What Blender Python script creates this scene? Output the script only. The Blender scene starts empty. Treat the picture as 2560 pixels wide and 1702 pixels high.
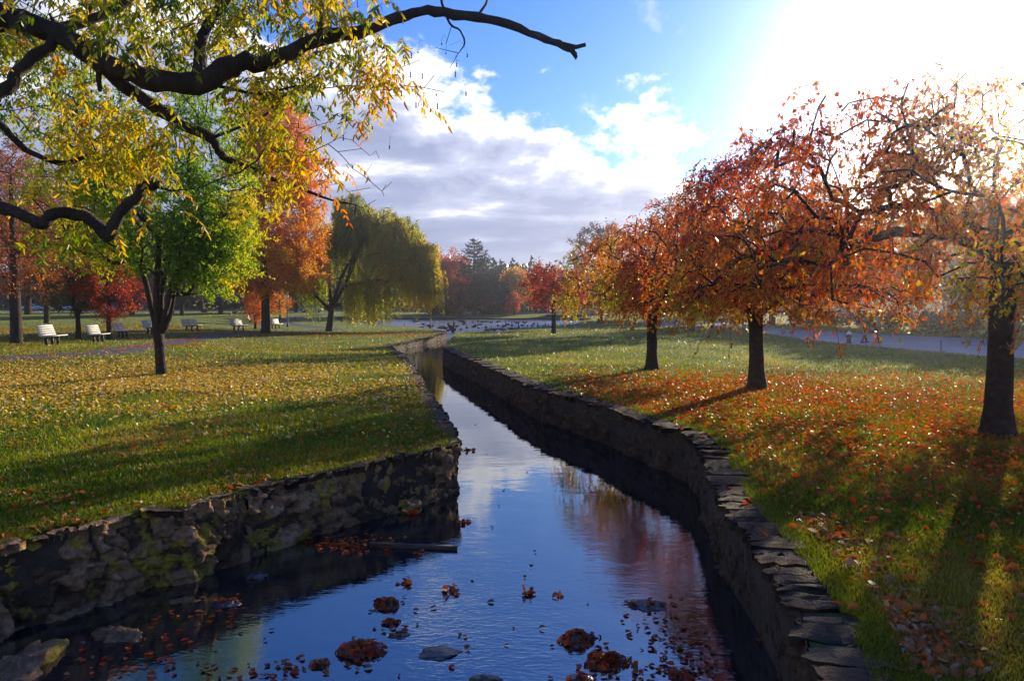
import bpy, math, random
import numpy as np
from mathutils import Vector
from mathutils.geometry import delaunay_2d_cdt

R = math.radians
rng = np.random.default_rng(7)
random.seed(7)
SC = bpy.context.scene
COL = SC.collection

# ------------------------------------------------------------------ camera
F = 1849.0
CAMZ = 2.3
PITCH = math.atan(96 / F)
cp, sp = math.cos(PITCH), math.sin(PITCH)

def ray(px, py):
    x = (px - 1280) / F; y = (851 - py) / F
    return np.array([x, cp + y * sp, -sp + y * cp])

def P(px, py, Y):
    d = ray(px, py); t = Y / d[1]
    return np.array([0, 0, CAMZ]) + d * t

def G(px, py, z=0.0):
    d = ray(px, py); t = (z - CAMZ) / d[2]
    return np.array([0, 0, CAMZ]) + d * t

cam = bpy.data.cameras.new('camera'); camo = bpy.data.objects.new('camera', cam); COL.objects.link(camo)
camo.location = (0, 0, CAMZ); camo.rotation_euler = (math.pi / 2 - PITCH, 0, 0)
cam.sensor_width = 36; cam.lens = F / 2560 * 36; cam.clip_end = 6000; cam.clip_start = 0.05
SC.camera = camo

sd = ray(2610, 150); sd = sd / np.linalg.norm(sd)
SUN_EL = math.asin(sd[2]); SUN_AZ = math.atan2(sd[0], sd[1])   # azimuth clockwise from +Y

# ------------------------------------------------------------------ helpers
def tag(o, label=None, cat=None, group=None, kind=None):
    if label: o['label'] = label
    if cat: o['category'] = cat
    if group: o['group'] = group
    if kind: o['kind'] = kind
    return o

def link(name, data, parent=None, loc=None):
    o = bpy.data.objects.new(name, data); COL.objects.link(o)
    if parent is not None: o.parent = parent
    if loc is not None: o.location = tuple(loc)
    return o

def empty(name, label, cat, loc=(0, 0, 0), rz=0.0, group=None):
    o = link(name, None, None, loc); o.rotation_euler = (0, 0, rz)
    return tag(o, label, cat, group)

def ss(a, b, x):
    t = np.clip((np.asarray(x, float) - a) / (b - a), 0, 1)
    return t * t * (3 - 2 * t)

def _h(ix, iy, iz, seed):
    n = (ix.astype(np.int64) * 374761393 + iy.astype(np.int64) * 668265263 + iz.astype(np.int64) * 2147483647 + seed * 974634777) & 0xffffffff
    n = ((n ^ (n >> 13)) * 1274126177) & 0xffffffff
    n = ((n ^ (n >> 16)) * 2246822519) & 0xffffffff
    return ((n ^ (n >> 15)) & 0xffffff) / float(0xffffff)

def vnoise(x, y, z=None, seed=0):
    x = np.asarray(x, float); y = np.asarray(y, float)
    z = np.zeros_like(x) if z is None else np.asarray(z, float)
    ix, iy, iz = np.floor(x), np.floor(y), np.floor(z)
    fx, fy, fz = x - ix, y - iy, z - iz
    fx, fy, fz = [f * f * (3 - 2 * f) for f in (fx, fy, fz)]
    r = 0
    for dx in (0, 1):
        for dy in (0, 1):
            for dz in (0, 1):
                w = (fx if dx else 1 - fx) * (fy if dy else 1 - fy) * (fz if dz else 1 - fz)
                r = r + w * _h(ix + dx, iy + dy, iz + dz, seed)
    return r

def fbm(x, y, z=None, seed=0, o=4):
    r = 0; a = 0.5; s = 1.0
    for k in range(o):
        r = r + a * vnoise(np.asarray(x) * s, np.asarray(y) * s, None if z is None else np.asarray(z) * s, seed + k); a *= .5; s *= 2.03
    return r / (1 - .5 ** o)

def worley(u, v, seed=0):
    """F1, F2 and a random value of the nearest cell"""
    iu, iv = np.floor(u), np.floor(v)
    f1 = np.full(u.shape, 9.0); f2 = np.full(u.shape, 9.0); cid = np.zeros(u.shape)
    z = np.zeros_like(u)
    for dx in (-1, 0, 1):
        for dy in (-1, 0, 1):
            cx, cy = iu + dx, iv + dy
            jx = cx + .15 + .7 * _h(cx, cy, z, seed); jy = cy + .15 + .7 * _h(cx, cy, z, seed + 5)
            d = np.sqrt((u - jx) ** 2 + (v - jy) ** 2)
            r = _h(cx, cy, z, seed + 9)
            near = d < f1
            f2 = np.where(near, f1, np.minimum(f2, d)); cid = np.where(near, r, cid); f1 = np.where(near, d, f1)
    return f1, f2, cid

def np_mesh(name, V, faces_flat, loop_counts, mat=None, attrs=None, smooth=False):
    me = bpy.data.meshes.new(name)
    V = np.asarray(V, dtype=np.float32); nv = len(V)
    ff = np.asarray(faces_flat, dtype=np.int32); lc = np.asarray(loop_counts, dtype=np.int32)
    me.vertices.add(nv); me.vertices.foreach_set('co', V.ravel())
    me.loops.add(len(ff)); me.loops.foreach_set('vertex_index', ff)
    me.polygons.add(len(lc)); st = np.zeros(len(lc), dtype=np.int32); st[1:] = np.cumsum(lc)[:-1]
    me.polygons.foreach_set('loop_start', st)
    if smooth: me.polygons.foreach_set('use_smooth', np.ones(len(lc), dtype=bool))
    for k, a in (attrs or {}).items():
        at = me.attributes.new(k, 'FLOAT', 'POINT'); at.data.foreach_set('value', np.asarray(a, dtype=np.float32))
    me.update(calc_edges=True); me.validate()
    if mat: me.materials.append(mat)
    return me

class MB:
    """collects shapes into one mesh"""
    def __init__(s): s.v = []; s.f = []; s.n = 0
    def add(s, verts, faces):
        s.v.extend([tuple(map(float, p)) for p in verts]); s.f.extend([tuple(i + s.n for i in f) for f in faces]); s.n += len(verts)
    def box(s, c, size, rz=0.0, ry=0.0, rx=0.0, jit=0.0, rg=None):
        hx, hy, hz = [q / 2 for q in size]
        vs = []
        for x in (-hx, hx):
            for y in (-hy, hy):
                for z in (-hz, hz):
                    v = np.array([x, y, z])
                    if jit: v = v + (rg or rng).normal(0, jit, 3)
                    x1, y1, z1 = v
                    y1, z1 = y1 * math.cos(rx) - z1 * math.sin(rx), y1 * math.sin(rx) + z1 * math.cos(rx)
                    x1, z1 = x1 * math.cos(ry) + z1 * math.sin(ry), -x1 * math.sin(ry) + z1 * math.cos(ry)
                    x1, y1 = x1 * math.cos(rz) - y1 * math.sin(rz), x1 * math.sin(rz) + y1 * math.cos(rz)
                    vs.append((c[0] + x1, c[1] + y1, c[2] + z1))
        s.add(vs, [(0, 1, 3, 2), (4, 6, 7, 5), (0, 4, 5, 1), (2, 3, 7, 6), (0, 2, 6, 4), (1, 5, 7, 3)])
    def tube(s, pts, rad, sides=6, cap=True, rough=0.0, rg=None):
        pts = np.asarray(pts, float); n = len(pts)
        rad = np.broadcast_to(np.asarray(rad, float), (n,))
        t = np.zeros_like(pts); t[1:-1] = pts[2:] - pts[:-2]; t[0] = pts[1] - pts[0]; t[-1] = pts[-1] - pts[-2]
        t /= np.maximum(np.linalg.norm(t, axis=1, keepdims=True), 1e-9)
        ref = np.array([0.0, 0, 1]) if abs(t[0][2]) < .8 else np.array([1.0, 0, 0])
        u = np.cross(ref, t[0]); u /= np.linalg.norm(u)
        vs = []
        ang = np.arange(sides) * 2 * math.pi / sides
        ca, sa = np.cos(ang)[:, None], np.sin(ang)[:, None]
        for i in range(n):
            u = u - t[i] * np.dot(u, t[i]); nu = np.linalg.norm(u)
            u = u / nu if nu > 1e-6 else np.array([1.0, 0, 0])
            w = np.cross(t[i], u)
            rr = rad[i]
            if rough: rr = rad[i] * (1 + (rg or rng).normal(0, rough, (sides, 1)))
            ring = pts[i] + rr * (ca * u + sa * w)
            vs.extend(map(tuple, ring))
        fs = []
        for i in range(n - 1):
            a = i * sides
            for k in range(sides):
                k2 = (k + 1) % sides
                fs.append((a + k, a + k2, a + sides + k2, a + sides + k))
        if cap:
            fs.append(tuple(range(sides - 1, -1, -1))); fs.append(tuple((n - 1) * sides + k for k in range(sides)))
        s.add(vs, fs)
    def ball(s, c, r, seg=8, rings=6, squash=(1, 1, 1), rough=0, rg=None):
        vs = [(c[0], c[1], c[2] - r * squash[2])]
        for i in range(1, rings):
            a = math.pi * i / rings - math.pi / 2
            for k in range(seg):
                b = 2 * math.pi * k / seg
                q = 1 + ((rg or rng).normal(0, rough) if rough else 0)
                vs.append((c[0] + r * q * squash[0] * math.cos(a) * math.cos(b), c[1] + r * q * squash[1] * math.cos(a) * math.sin(b), c[2] + r * q * squash[2] * math.sin(a)))
        vs.append((c[0], c[1], c[2] + r * squash[2]))
        fs = []
        for k in range(seg): fs.append((0, 1 + (k + 1) % seg, 1 + k))
        for i in range(rings - 2):
            for k in range(seg):
                a = 1 + i * seg; fs.append((a + k, a + (k + 1) % seg, a + seg + (k + 1) % seg, a + seg + k))
        last = len(vs) - 1; a = 1 + (rings - 2) * seg
        for k in range(seg): fs.append((a + k, a + (k + 1) % seg, last))
        s.add(vs, fs)
    def mesh(s, name, mat, smooth=False, attrs=None):
        ff = [i for f in s.f for i in f]; lc = [len(f) for f in s.f]
        return np_mesh(name, np.array(s.v), ff, lc, mat, attrs, smooth)
    def build(s, name, mat, parent=None, smooth=False, loc=None, attrs=None):
        return link(name, s.mesh(name, mat, smooth, attrs), parent, loc)

# ------------------------------------------------------------------ materials
def mat_new(name):
    m = bpy.data.materials.new(name); m.use_nodes = True; nt = m.node_tree; nt.nodes.clear()
    return m, nt

def N(nt, t, **kw):
    n = nt.nodes.new(t)
    for k, v in kw.items():
        if k.startswith('i_'):
            n.inputs[k[2:].replace('_', ' ')].default_value = v
        else: setattr(n, k, v)
    return n

def ramp(nt, stops, fac=None, interp='LINEAR'):
    r = nt.nodes.new('ShaderNodeValToRGB'); cr = r.color_ramp; cr.interpolation = interp
    while len(cr.elements) < len(stops): cr.elements.new(0.5)
    for e, (p, c) in zip(cr.elements, stops):
        e.position = p; e.color = (*c, 1) if len(c) == 3 else c
    if fac is not None: nt.links.new(fac, r.inputs['Fac'])
    return r

def math_n(nt, op, a, b=None, c=None, clamp=False):
    n = nt.nodes.new('ShaderNodeMath'); n.operation = op; n.use_clamp = clamp
    for i, v in enumerate((a, b, c)):
        if v is None: continue
        if isinstance(v, (int, float)): n.inputs[i].default_value = v
        else: nt.links.new(v, n.inputs[i])
    return n.outputs[0]

def out(nt, sh):
    o = nt.nodes.new('ShaderNodeOutputMaterial'); nt.links.new(sh, o.inputs['Surface'])

def leaf_mat(name, stops, trans=0.5, gloss=0.25, rough=0.4):
    m, nt = mat_new(name)
    a = N(nt, 'ShaderNodeAttribute', attribute_name='hue')
    r = ramp(nt, stops, a.outputs['Fac'])
    d = N(nt, 'ShaderNodeBsdfPrincipled'); d.inputs['Roughness'].default_value = rough; d.inputs['Specular IOR Level'].default_value = gloss
    nt.links.new(r.outputs[0], d.inputs['Base Color'])
    t = N(nt, 'ShaderNodeBsdfTranslucent')
    hs = N(nt, 'ShaderNodeHueSaturation'); hs.inputs['Saturation'].default_value = 1.15; hs.inputs['Value'].default_value = 1.25
    nt.links.new(r.outputs[0], hs.inputs['Color']); nt.links.new(hs.outputs[0], t.inputs['Color'])
    mx = N(nt, 'ShaderNodeMixShader'); mx.inputs[0].default_value = trans
    nt.links.new(d.outputs[0], mx.inputs[1]); nt.links.new(t.outputs[0], mx.inputs[2])
    out(nt, mx.outputs[0]); return m

def noise_mat(name, stops, scale=5, detail=6, rough=0.9, bump=0.3, bdist=0.02, bscale=None, spec=0.3, stretch=(1, 1, 1), metal=0):
    m, nt = mat_new(name)
    tc = N(nt, 'ShaderNodeTexCoord'); mp = N(nt, 'ShaderNodeMapping'); mp.inputs['Scale'].default_value = stretch
    nt.links.new(tc.outputs['Object'], mp.inputs[0])
    n = N(nt, 'ShaderNodeTexNoise'); n.inputs['Scale'].default_value = scale; n.inputs['Detail'].default_value = detail
    nt.links.new(mp.outputs[0], n.inputs['Vector'])
    r = ramp(nt, stops, n.outputs['Fac'])
    p = N(nt, 'ShaderNodeBsdfPrincipled'); p.inputs['Roughness'].default_value = rough; p.inputs['Specular IOR Level'].default_value = spec; p.inputs['Metallic'].default_value = metal
    nt.links.new(r.outputs[0], p.inputs['Base Color'])
    if bump:
        n2 = N(nt, 'ShaderNodeTexNoise'); n2.inputs['Scale'].default_value = bscale or scale * 3; n2.inputs['Detail'].default_value = 5
        nt.links.new(mp.outputs[0], n2.inputs['Vector'])
        b = N(nt, 'ShaderNodeBump'); b.inputs['Strength'].default_value = bump; b.inputs['Distance'].default_value = bdist
        nt.links.new(n2.outputs['Fac'], b.inputs['Height']); nt.links.new(b.outputs[0], p.inputs['Normal'])
    out(nt, p.outputs[0]); return m

BARK = noise_mat('bark', [(.3, (.022, .015, .011)), (.6, (.055, .04, .03)), (.8, (.1, .085, .07))], 6, 8, .95, 1.0, .03, 22, stretch=(1, 1, .35))
BARK2 = noise_mat('bark_cherry', [(.3, (.02, .014, .012)), (.6, (.05, .036, .03)), (.8, (.09, .07, .06))], 5, 8, .9, 1.0, .03, 18, stretch=(1, 1, 1.6))
ASPHALT = noise_mat('path_asphalt', [(.3, (.05, .045, .048)), (.7, (.085, .078, .08))], 3, 8, .8, .4, .01, 40)
ROADM = noise_mat('road_asphalt', [(.3, (.2, .185, .17)), (.7, (.28, .26, .24))], .6, 8, .6, .25, .01, 30)
WHITEP = noise_mat('cream_bench_paint', [(.3, (.5, .46, .37)), (.6, (.66, .61, .5)), (.8, (.72, .67, .56))], 8, 5, .5, .15, .004, 30, .5)
DARKM = noise_mat('dark_post', [(.3, (.02, .016, .015)), (.7, (.05, .04, .035))], 8, 4, .6, .1)
GOOSE = noise_mat('goose_body', [(.35, (.05, .035, .025)), (.6, (.12, .09, .065)), (.8, (.3, .26, .2))], 7, 4, .8, .2)
BLACKF = noise_mat('black_feather', [(.3, (.008, .008, .008)), (.7, (.02, .02, .02))], 7, 3, .6, 0)
WHITEF = noise_mat('white_feather', [(.3, (.6, .6, .58)), (.7, (.8, .8, .78))], 7, 3, .7, 0)
STONED = noise_mat('wet_rock', [(.3, (.03, .028, .026)), (.6, (.08, .07, .06)), (.8, (.14, .12, .1))], 7, 8, .35, .8, .02, 25, .5)
WOODW = noise_mat('weathered_wood', [(.3, (.05, .035, .03)), (.7, (.13, .1, .085))], 4, 8, .7, .6, .01, 20, stretch=(1, 8, 8))

C = dict(
    red=(.46, .055, .015), drk=(.16, .02, .015), org=(.66, .2, .015), ory=(.7, .3, .03), yel=(.72, .5, .05), ylg=(.42, .42, .04),
    grn=(.17, .3, .025), dgn=(.055, .12, .016), brn=(.16, .075, .03), tan=(.45, .28, .13), pal=(.6, .5, .35))
L_LOCUST = leaf_mat('locust_leaf', [(0, C['dgn']), (.3, C['grn']), (.55, (.28, .42, .03)), (.75, (.55, .5, .04)), (.95, C['yel'])], .58)
L_OVER = leaf_mat('overhang_leaf', [(0, (.03, .07, .012)), (.2, (.09, .15, .02)), (.38, (.25, .29, .025)), (.55, (.5, .42, .03)), (.75, (.72, .46, .03)), (1, C['org'])], .45)
L_CHERRY = leaf_mat('cherry_leaf', [(0, C['drk']), (.2, C['red']), (.45, (.55, .1, .02)), (.7, C['org']), (.85, C['ory']), (1, C['ylg'])], .5, .4, .35)
L_MAPLE = leaf_mat('maple_leaf', [(0, (.4, .06, .015)), (.3, (.58, .13, .012)), (.6, C['org']), (.85, C['ory']), (1, C['yel'])], .45)
L_RED = leaf_mat('red_leaf', [(0, C['drk']), (.4, C['red']), (.75, (.5, .08, .02)), (1, C['org'])], .45)
L_BRN = leaf_mat('russet_leaf', [(0, (.06, .03, .018)), (.35, (.15, .055, .02)), (.65, (.3, .085, .02)), (1, (.5, .2, .03))], .4)
L_WILLOW = leaf_mat('willow_leaf', [(0, (.1, .14, .02)), (.35, (.26, .32, .035)), (.7, (.48, .48, .05)), (1, (.65, .48, .05))], .55)
L_DARK = leaf_mat('evergreen_leaf', [(0, (.012, .018, .012)), (.5, (.025, .035, .02)), (1, (.05, .05, .03))], .15)
L_OLIVE = leaf_mat('olive_leaf', [(0, (.04, .05, .015)), (.5, (.1, .1, .03)), (1, (.28, .2, .04))], .4)
L_LITTER = leaf_mat('litter_red', [(0, (.3, .05, .015)), (.2, (.6, .08, .015)), (.5, (.62, .155, .02)), (.66, (.33, .11, .03)), (.86, (.4, .2, .08)), (1, C['tan'])], .4, .3, .5)
L_LITTERY = leaf_mat('litter_yellow', [(0, (.4, .12, .03)), (.2, (.55, .3, .05)), (.5, C['yel']), (.8, (.72, .55, .16)), (1, C['pal'])], .3, .4, .45)
L_GRASS = leaf_mat('grass_blade', [(0, (.05, .085, .01)), (.4, (.12, .17, .016)), (.7, (.22, .23, .025)), (1, (.38, .28, .07))], .55, .3, .4)

def ground_mat():
    m, nt = mat_new('lawn_ground')
    tc = N(nt, 'ShaderNodeTexCoord')
    n1 = N(nt, 'ShaderNodeTexNoise'); n1.inputs['Scale'].default_value = .35; n1.inputs['Detail'].default_value = 6
    n2 = N(nt, 'ShaderNodeTexNoise'); n2.inputs['Scale'].default_value = 9; n2.inputs['Detail'].default_value = 8; n2.inputs['Roughness'].default_value = .7
    n3 = N(nt, 'ShaderNodeTexNoise'); n3.inputs['Scale'].default_value = 45; n3.inputs['Detail'].default_value = 4
    for n in (n1, n2, n3): nt.links.new(tc.outputs['Object'], n.inputs['Vector'])
    r1 = ramp(nt, [(.3, (.07, .095, .014)), (.5, (.12, .145, .02)), (.68, (.2, .18, .035))], n1.outputs['Fac'])
    r2 = ramp(nt, [(.3, (.05, .055, .014)), (.5, (.1, .13, .018)), (.7, (.22, .19, .05))], n2.outputs['Fac'])
    mx = N(nt, 'ShaderNodeMixRGB'); mx.inputs[0].default_value = .5
    nt.links.new(r1.outputs[0], mx.inputs[1]); nt.links.new(r2.outputs[0], mx.inputs[2])
    p = N(nt, 'ShaderNodeBsdfPrincipled'); p.inputs['Roughness'].default_value = .85; p.inputs['Specular IOR Level'].default_value = .15
    p.inputs['Sheen Weight'].default_value = .25; p.inputs['Sheen Tint'].default_value = (.5, .6, .15, 1)
    nt.links.new(mx.outputs[0], p.inputs['Base Color'])
    ad = math_n(nt, 'MULTIPLY_ADD', n2.outputs['Fac'], 1.0, n3.outputs['Fac'])
    b = N(nt, 'ShaderNodeBump'); b.inputs['Strength'].default_value = .9; b.inputs['Distance'].default_value = .06
    nt.links.new(ad, b.inputs['Height']); nt.links.new(b.outputs[0], p.inputs['Normal'])
    out(nt, p.outputs[0]); return m
GROUNDM = ground_mat()
EARTH = noise_mat('bank_earth', [(.3, (.03, .022, .016)), (.7, (.08, .06, .04))], 4, 8, .9, .8, .03, 15)

def wall_mat(name, moss=True, dark=1.0):
    m, nt = mat_new(name)
    tc = N(nt, 'ShaderNodeTexCoord')
    a = N(nt, 'ShaderNodeAttribute', attribute_name='hue')
    base = ramp(nt, [(0, tuple(dark * v for v in (.018, .012, .007))), (.3, tuple(dark * v for v in (.15, .095, .048))), (.6, tuple(dark * v for v in (.2, .138, .075))), (.85, tuple(dark * v for v in (.24, .14, .075))), (1, tuple(dark * v for v in (.28, .21, .13)))], a.outputs['Fac'])
    n = N(nt, 'ShaderNodeTexNoise'); n.inputs['Scale'].default_value = 14; n.inputs['Detail'].default_value = 9; n.inputs['Roughness'].default_value = .65
    nt.links.new(tc.outputs['Object'], n.inputs['Vector'])
    v = ramp(nt, [(.25, (.3, .28, .24)), (.45, (.75, .7, .64)), (.7, (1.3, 1.22, 1.12))], n.outputs['Fac'])
    mu = N(nt, 'ShaderNodeMixRGB', blend_type='MULTIPLY'); mu.inputs[0].default_value = 1
    nt.links.new(base.outputs[0], mu.inputs[1]); nt.links.new(v.outputs[0], mu.inputs[2])
    col = mu.outputs[0]
    if moss:
        n2 = N(nt, 'ShaderNodeTexNoise'); n2.inputs['Scale'].default_value = 2.6; n2.inputs['Detail'].default_value = 7; n2.inputs['Roughness'].default_value = .6
        nt.links.new(tc.outputs['Object'], n2.inputs['Vector'])
        mr = ramp(nt, [(.55, (0, 0, 0)), (.61, (1, 1, 1))], n2.outputs['Fac'])
        mc = ramp(nt, [(.35, (.14, .14, .015)), (.65, (.5, .36, .03))], n.outputs['Fac'])
        mx = N(nt, 'ShaderNodeMixRGB'); f = math_n(nt, 'MULTIPLY', mr.outputs[0], .8); nt.links.new(f, mx.inputs[0])
        nt.links.new(col, mx.inputs[1]); nt.links.new(mc.outputs[0], mx.inputs[2]); col = mx.outputs[0]
    p = N(nt, 'ShaderNodeBsdfPrincipled'); p.inputs['Roughness'].default_value = .85; p.inputs['Specular IOR Level'].default_value = .3
    nt.links.new(col, p.inputs['Base Color'])
    n3 = N(nt, 'ShaderNodeTexNoise'); n3.inputs['Scale'].default_value = 40; n3.inputs['Detail'].default_value = 6
    nt.links.new(tc.outputs['Object'], n3.inputs['Vector'])
    ad = math_n(nt, 'ADD', n3.outputs['Fac'], n.outputs['Fac'])
    b = N(nt, 'ShaderNodeBump'); b.inputs['Strength'].default_value = .9; b.inputs['Distance'].default_value = .025
    nt.links.new(ad, b.inputs['Height']); nt.links.new(b.outputs[0], p.inputs['Normal'])
    out(nt, p.outputs[0]); return m
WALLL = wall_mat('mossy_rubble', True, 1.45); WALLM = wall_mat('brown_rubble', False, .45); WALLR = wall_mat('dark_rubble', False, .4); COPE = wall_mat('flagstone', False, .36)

def water_mat():
    m, nt = mat_new('stream_water')
    tc = N(nt, 'ShaderNodeTexCoord')
    p = N(nt, 'ShaderNodeBsdfPrincipled'); p.inputs['Base Color'].default_value = (.010, .014, .018, 1)
    p.inputs['Roughness'].default_value = .025; p.inputs['IOR'].default_value = 2.1; p.inputs['Specular IOR Level'].default_value = 1.0
    def nz(scale, sx, sy, det, rot=0):
        mp = N(nt, 'ShaderNodeMapping'); mp.inputs['Scale'].default_value = (sx, sy, 1); mp.inputs['Rotation'].default_value = (0, 0, rot)
        nt.links.new(tc.outputs['Object'], mp.inputs[0])
        n = N(nt, 'ShaderNodeTexNoise'); n.inputs['Scale'].default_value = scale; n.inputs['Detail'].default_value = det; n.inputs['Roughness'].default_value = .5
        nt.links.new(mp.outputs[0], n.inputs['Vector']); return n.outputs['Fac']
    a = nz(4.6, .8, 1.7, 2); b_ = nz(15, .7, 1.7, 3, .35); c = nz(1.1, .7, 1.2, 2, -.2)
    patch = nz(.45, 1, .6, 3)
    sx = N(nt, 'ShaderNodeSeparateXYZ'); nt.links.new(tc.outputs['Object'], sx.inputs[0])
    mr = N(nt, 'ShaderNodeMapRange'); mr.inputs['From Min'].default_value = 5; mr.inputs['From Max'].default_value = 11.5; mr.inputs['To Min'].default_value = 1; mr.inputs['To Max'].default_value = .0
    nt.links.new(sx.outputs['Y'], mr.inputs['Value'])
    pr = ramp(nt, [(.42, (.15, .15, .15)), (.6, (1, 1, 1))], patch)
    near = math_n(nt, 'MULTIPLY', mr.outputs[0], pr.outputs[0])
    fine = math_n(nt, 'MULTIPLY', b_, math_n(nt, 'MULTIPLY_ADD', near, 1.3, .03))
    mid = math_n(nt, 'MULTIPLY', a, math_n(nt, 'MULTIPLY_ADD', near, 1.1, .2))
    h = math_n(nt, 'ADD', math_n(nt, 'ADD', fine, mid), math_n(nt, 'MULTIPLY', c, .8))
    b = N(nt, 'ShaderNodeBump'); b.inputs['Strength'].default_value = .18; b.inputs['Distance'].default_value = .03
    nt.links.new(h, b.inputs['Height']); nt.links.new(b.outputs[0], p.inputs['Normal'])
    fr = N(nt, 'ShaderNodeMapRange'); fr.inputs['From Min'].default_value = 52; fr.inputs['From Max'].default_value = 72; fr.inputs['To Min'].default_value = .005; fr.inputs['To Max'].default_value = .42
    nt.links.new(sx.outputs['Y'], fr.inputs['Value']); nt.links.new(fr.outputs[0], p.inputs['Roughness'])
    out(nt, p.outputs[0]); return m
WATERM = water_mat()

# ------------------------------------------------------------------ terrain
WZ = -0.8
PC, PR = (-8.0, 101.0), (26.0, 34.0)
def hgt(x, y):
    x = np.asarray(x, float); y = np.asarray(y, float)
    left = -0.35 * ss(24, 42, y) * (1 - ss(-6.2, -4.4, x)) * (1 - ss(-30, -14, -x)) * 0
    left = -0.35 * ss(24, 42, y) * (1 - ss(-6.2, -4.4, x)) * ss(-32, -14, x)
    e = np.sqrt(((x - PC[0]) / PR[0]) ** 2 + ((y - PC[1]) / PR[1]) ** 2)
    dip = -0.55 * (1 - ss(.98, 1.35, e))
    h = np.minimum(left * (1 - ss(70, 140, y)), dip)
    h = h + .42 * np.exp(-((x + 20) ** 2 + (y - 32) ** 2) / 90.0)
    h = h + .3 * ss(95, 150, y) * (1 - ss(-42, -14, x))
    h = h + .05 * (fbm(x * .25 + 7, y * .25, seed=3, o=2) - .5) * ss(1.0, 5.0, np.abs(x) + np.abs(y - 15) * .2)
    return h

def gp(px, py):
    z = 0.0
    for _ in range(12):
        p = G(px, py, z); z = .5 * z + .5 * float(hgt(p[0], p[1]))
    return p
fi = 2560 / 2358.0
LB = [G(a * fi, b * fi)[:2] for a, b in [(0, 1262), (70, 1246), (150, 1228), (240, 1208), (330, 1184), (430, 1172), (560, 1136), (650, 1112), (760, 1088), (870, 1066), (1000, 1036), (1052, 1018)]]
far_l = [G(a * fi, b * fi)[:2] for a, b in [(1040, 985), (1012, 942)]] + [G(985 * fi, 907 * fi, -.03)[:2], G(960 * fi, 870 * fi, -.12)[:2], G(930 * fi, 832 * fi, -.25)[:2], G(976, 863, -.34)[:2]]
far_l2 = [G(1010, 857, -.35)[:2], G(1060, 848, -.38)[:2], G(1115, 837, -.45)[:2]]
d0 = LB[0] - LB[2]
LBpre = [np.array([-6.6, -8.0]), np.array([-6.2, -2.0]), np.array([-5.9, 2.5]), LB[0] + np.array([-.35, -1.6])]
LEFT = LBpre + LB + far_l + far_l2
n_left_wall = len(LEFT)
pond = [G(a, b, WZ)[:2] for a, b in [(1118, 834), (1034, 822), (953, 817), (898, 809), (850, 803.5), (836, 800.5), (900, 799), (1100, 798.6), (1300, 798.8), (1437, 799.5), (1478, 801), (1460, 806), (1440, 814), (1381, 819.5), (1307, 825), (1275, 831), (1240, 839), (1190, 847), (1140, 856)]]
RB = [(1021, 801), (1040, 812), (1100, 835), (1180, 870), (1250, 900), (1330, 920), (1400, 940), (1480, 968), (1550, 990), (1598, 1012), (1620, 1042), (1634, 1085), (1657, 1140), (1692, 1193), (1740, 1250), (1790, 1325), (1828, 1390), (1850, 1440), (1870, 1500), (1882, 1568)]
RIGHT = [G(a * fi, b * fi)[:2] for a, b in RB]
RIGHT = RIGHT + [RIGHT[-1] + np.array([.05, -2.0]), np.array([2.2, -3.0]), np.array([2.4, -8.0])]
WPOLY = np.array(LEFT + pond + RIGHT)

def inpoly(x, y, poly):
    x = np.asarray(x, float); y = np.asarray(y, float); c = np.zeros(x.shape, bool)
    n = len(poly); j = n - 1
    for i in range(n):
        xi, yi = poly[i]; xj, yj = poly[j]
        if yi != yj:
            c ^= ((yi > y) != (yj > y)) & (x < (xj - xi) * (y - yi) / (yj - yi) + xi)
        j = i
    return c

def dline(x, y, pl):
    x = np.asarray(x, float); y = np.asarray(y, float); d = np.full(x.shape, 1e9)
    for a, b in zip(pl[:-1], pl[1:]):
        ab = np.asarray(b) - np.asarray(a); L = (ab ** 2).sum()
        t = np.clip(((x - a[0]) * ab[0] + (y - a[1]) * ab[1]) / L, 0, 1)
        d = np.minimum(d, np.hypot(x - a[0] - t * ab[0], y - a[1] - t * ab[1]))
    return d

def cat(pl, n=4):
    """catmull-rom resample"""
    pl = [np.asarray(p, float) for p in pl]; q = [2 * pl[0] - pl[1]] + pl + [2 * pl[-1] - pl[-2]]; r = []
    for i in range(1, len(q) - 2):
        for k in range(n):
            t = k / n
            r.append(.5 * ((2 * q[i]) + (-q[i - 1] + q[i + 1]) * t + (2 * q[i - 1] - 5 * q[i] + 4 * q[i + 1] - q[i + 2]) * t * t + (-q[i - 1] + 3 * q[i] - 3 * q[i + 1] + q[i + 2]) * t ** 3))
    r.append(pl[-1]); return np.array(r)

PATH1 = cat([gp(-260, 905)[:2], gp(0, 897)[:2], gp(190, 886)[:2], gp(300, 876)[:2], gp(400, 862)[:2], gp(480, 849)[:2], gp(560, 838)[:2], gp(660, 831)[:2], gp(770, 827.5)[:2], gp(850, 823)[:2]], 5)
PATH2 = cat([gp(850, 823)[:2], gp(780, 817)[:2], gp(725, 809)[:2], gp(700, 801)[:2], gp(705, 795)[:2], gp(760, 789)[:2], gp(830, 785)[:2]], 5)
ROADR_A = [gp(a, b)[:2] for a, b in [(1590, 800), (1735, 798), (1840, 797), (1905, 812), (1960, 823), (2200, 835), (2429, 846), (2700, 858), (3300, 880)]]
ROADR_B = [gp(a, b)[:2] for a, b in [(1610, 812), (1690, 816), (1860, 819), (1930, 836), (2000, 846), (2113, 860), (2445, 888), (2620, 900), (3300, 960)]]
FARROAD = cat([np.array(p) for p in [(-330, 168), (-150, 166), (-70, 160), (-10, 152), (25, 150), (60, 135), (82, 112), (100, 80)]], 4)

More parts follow.
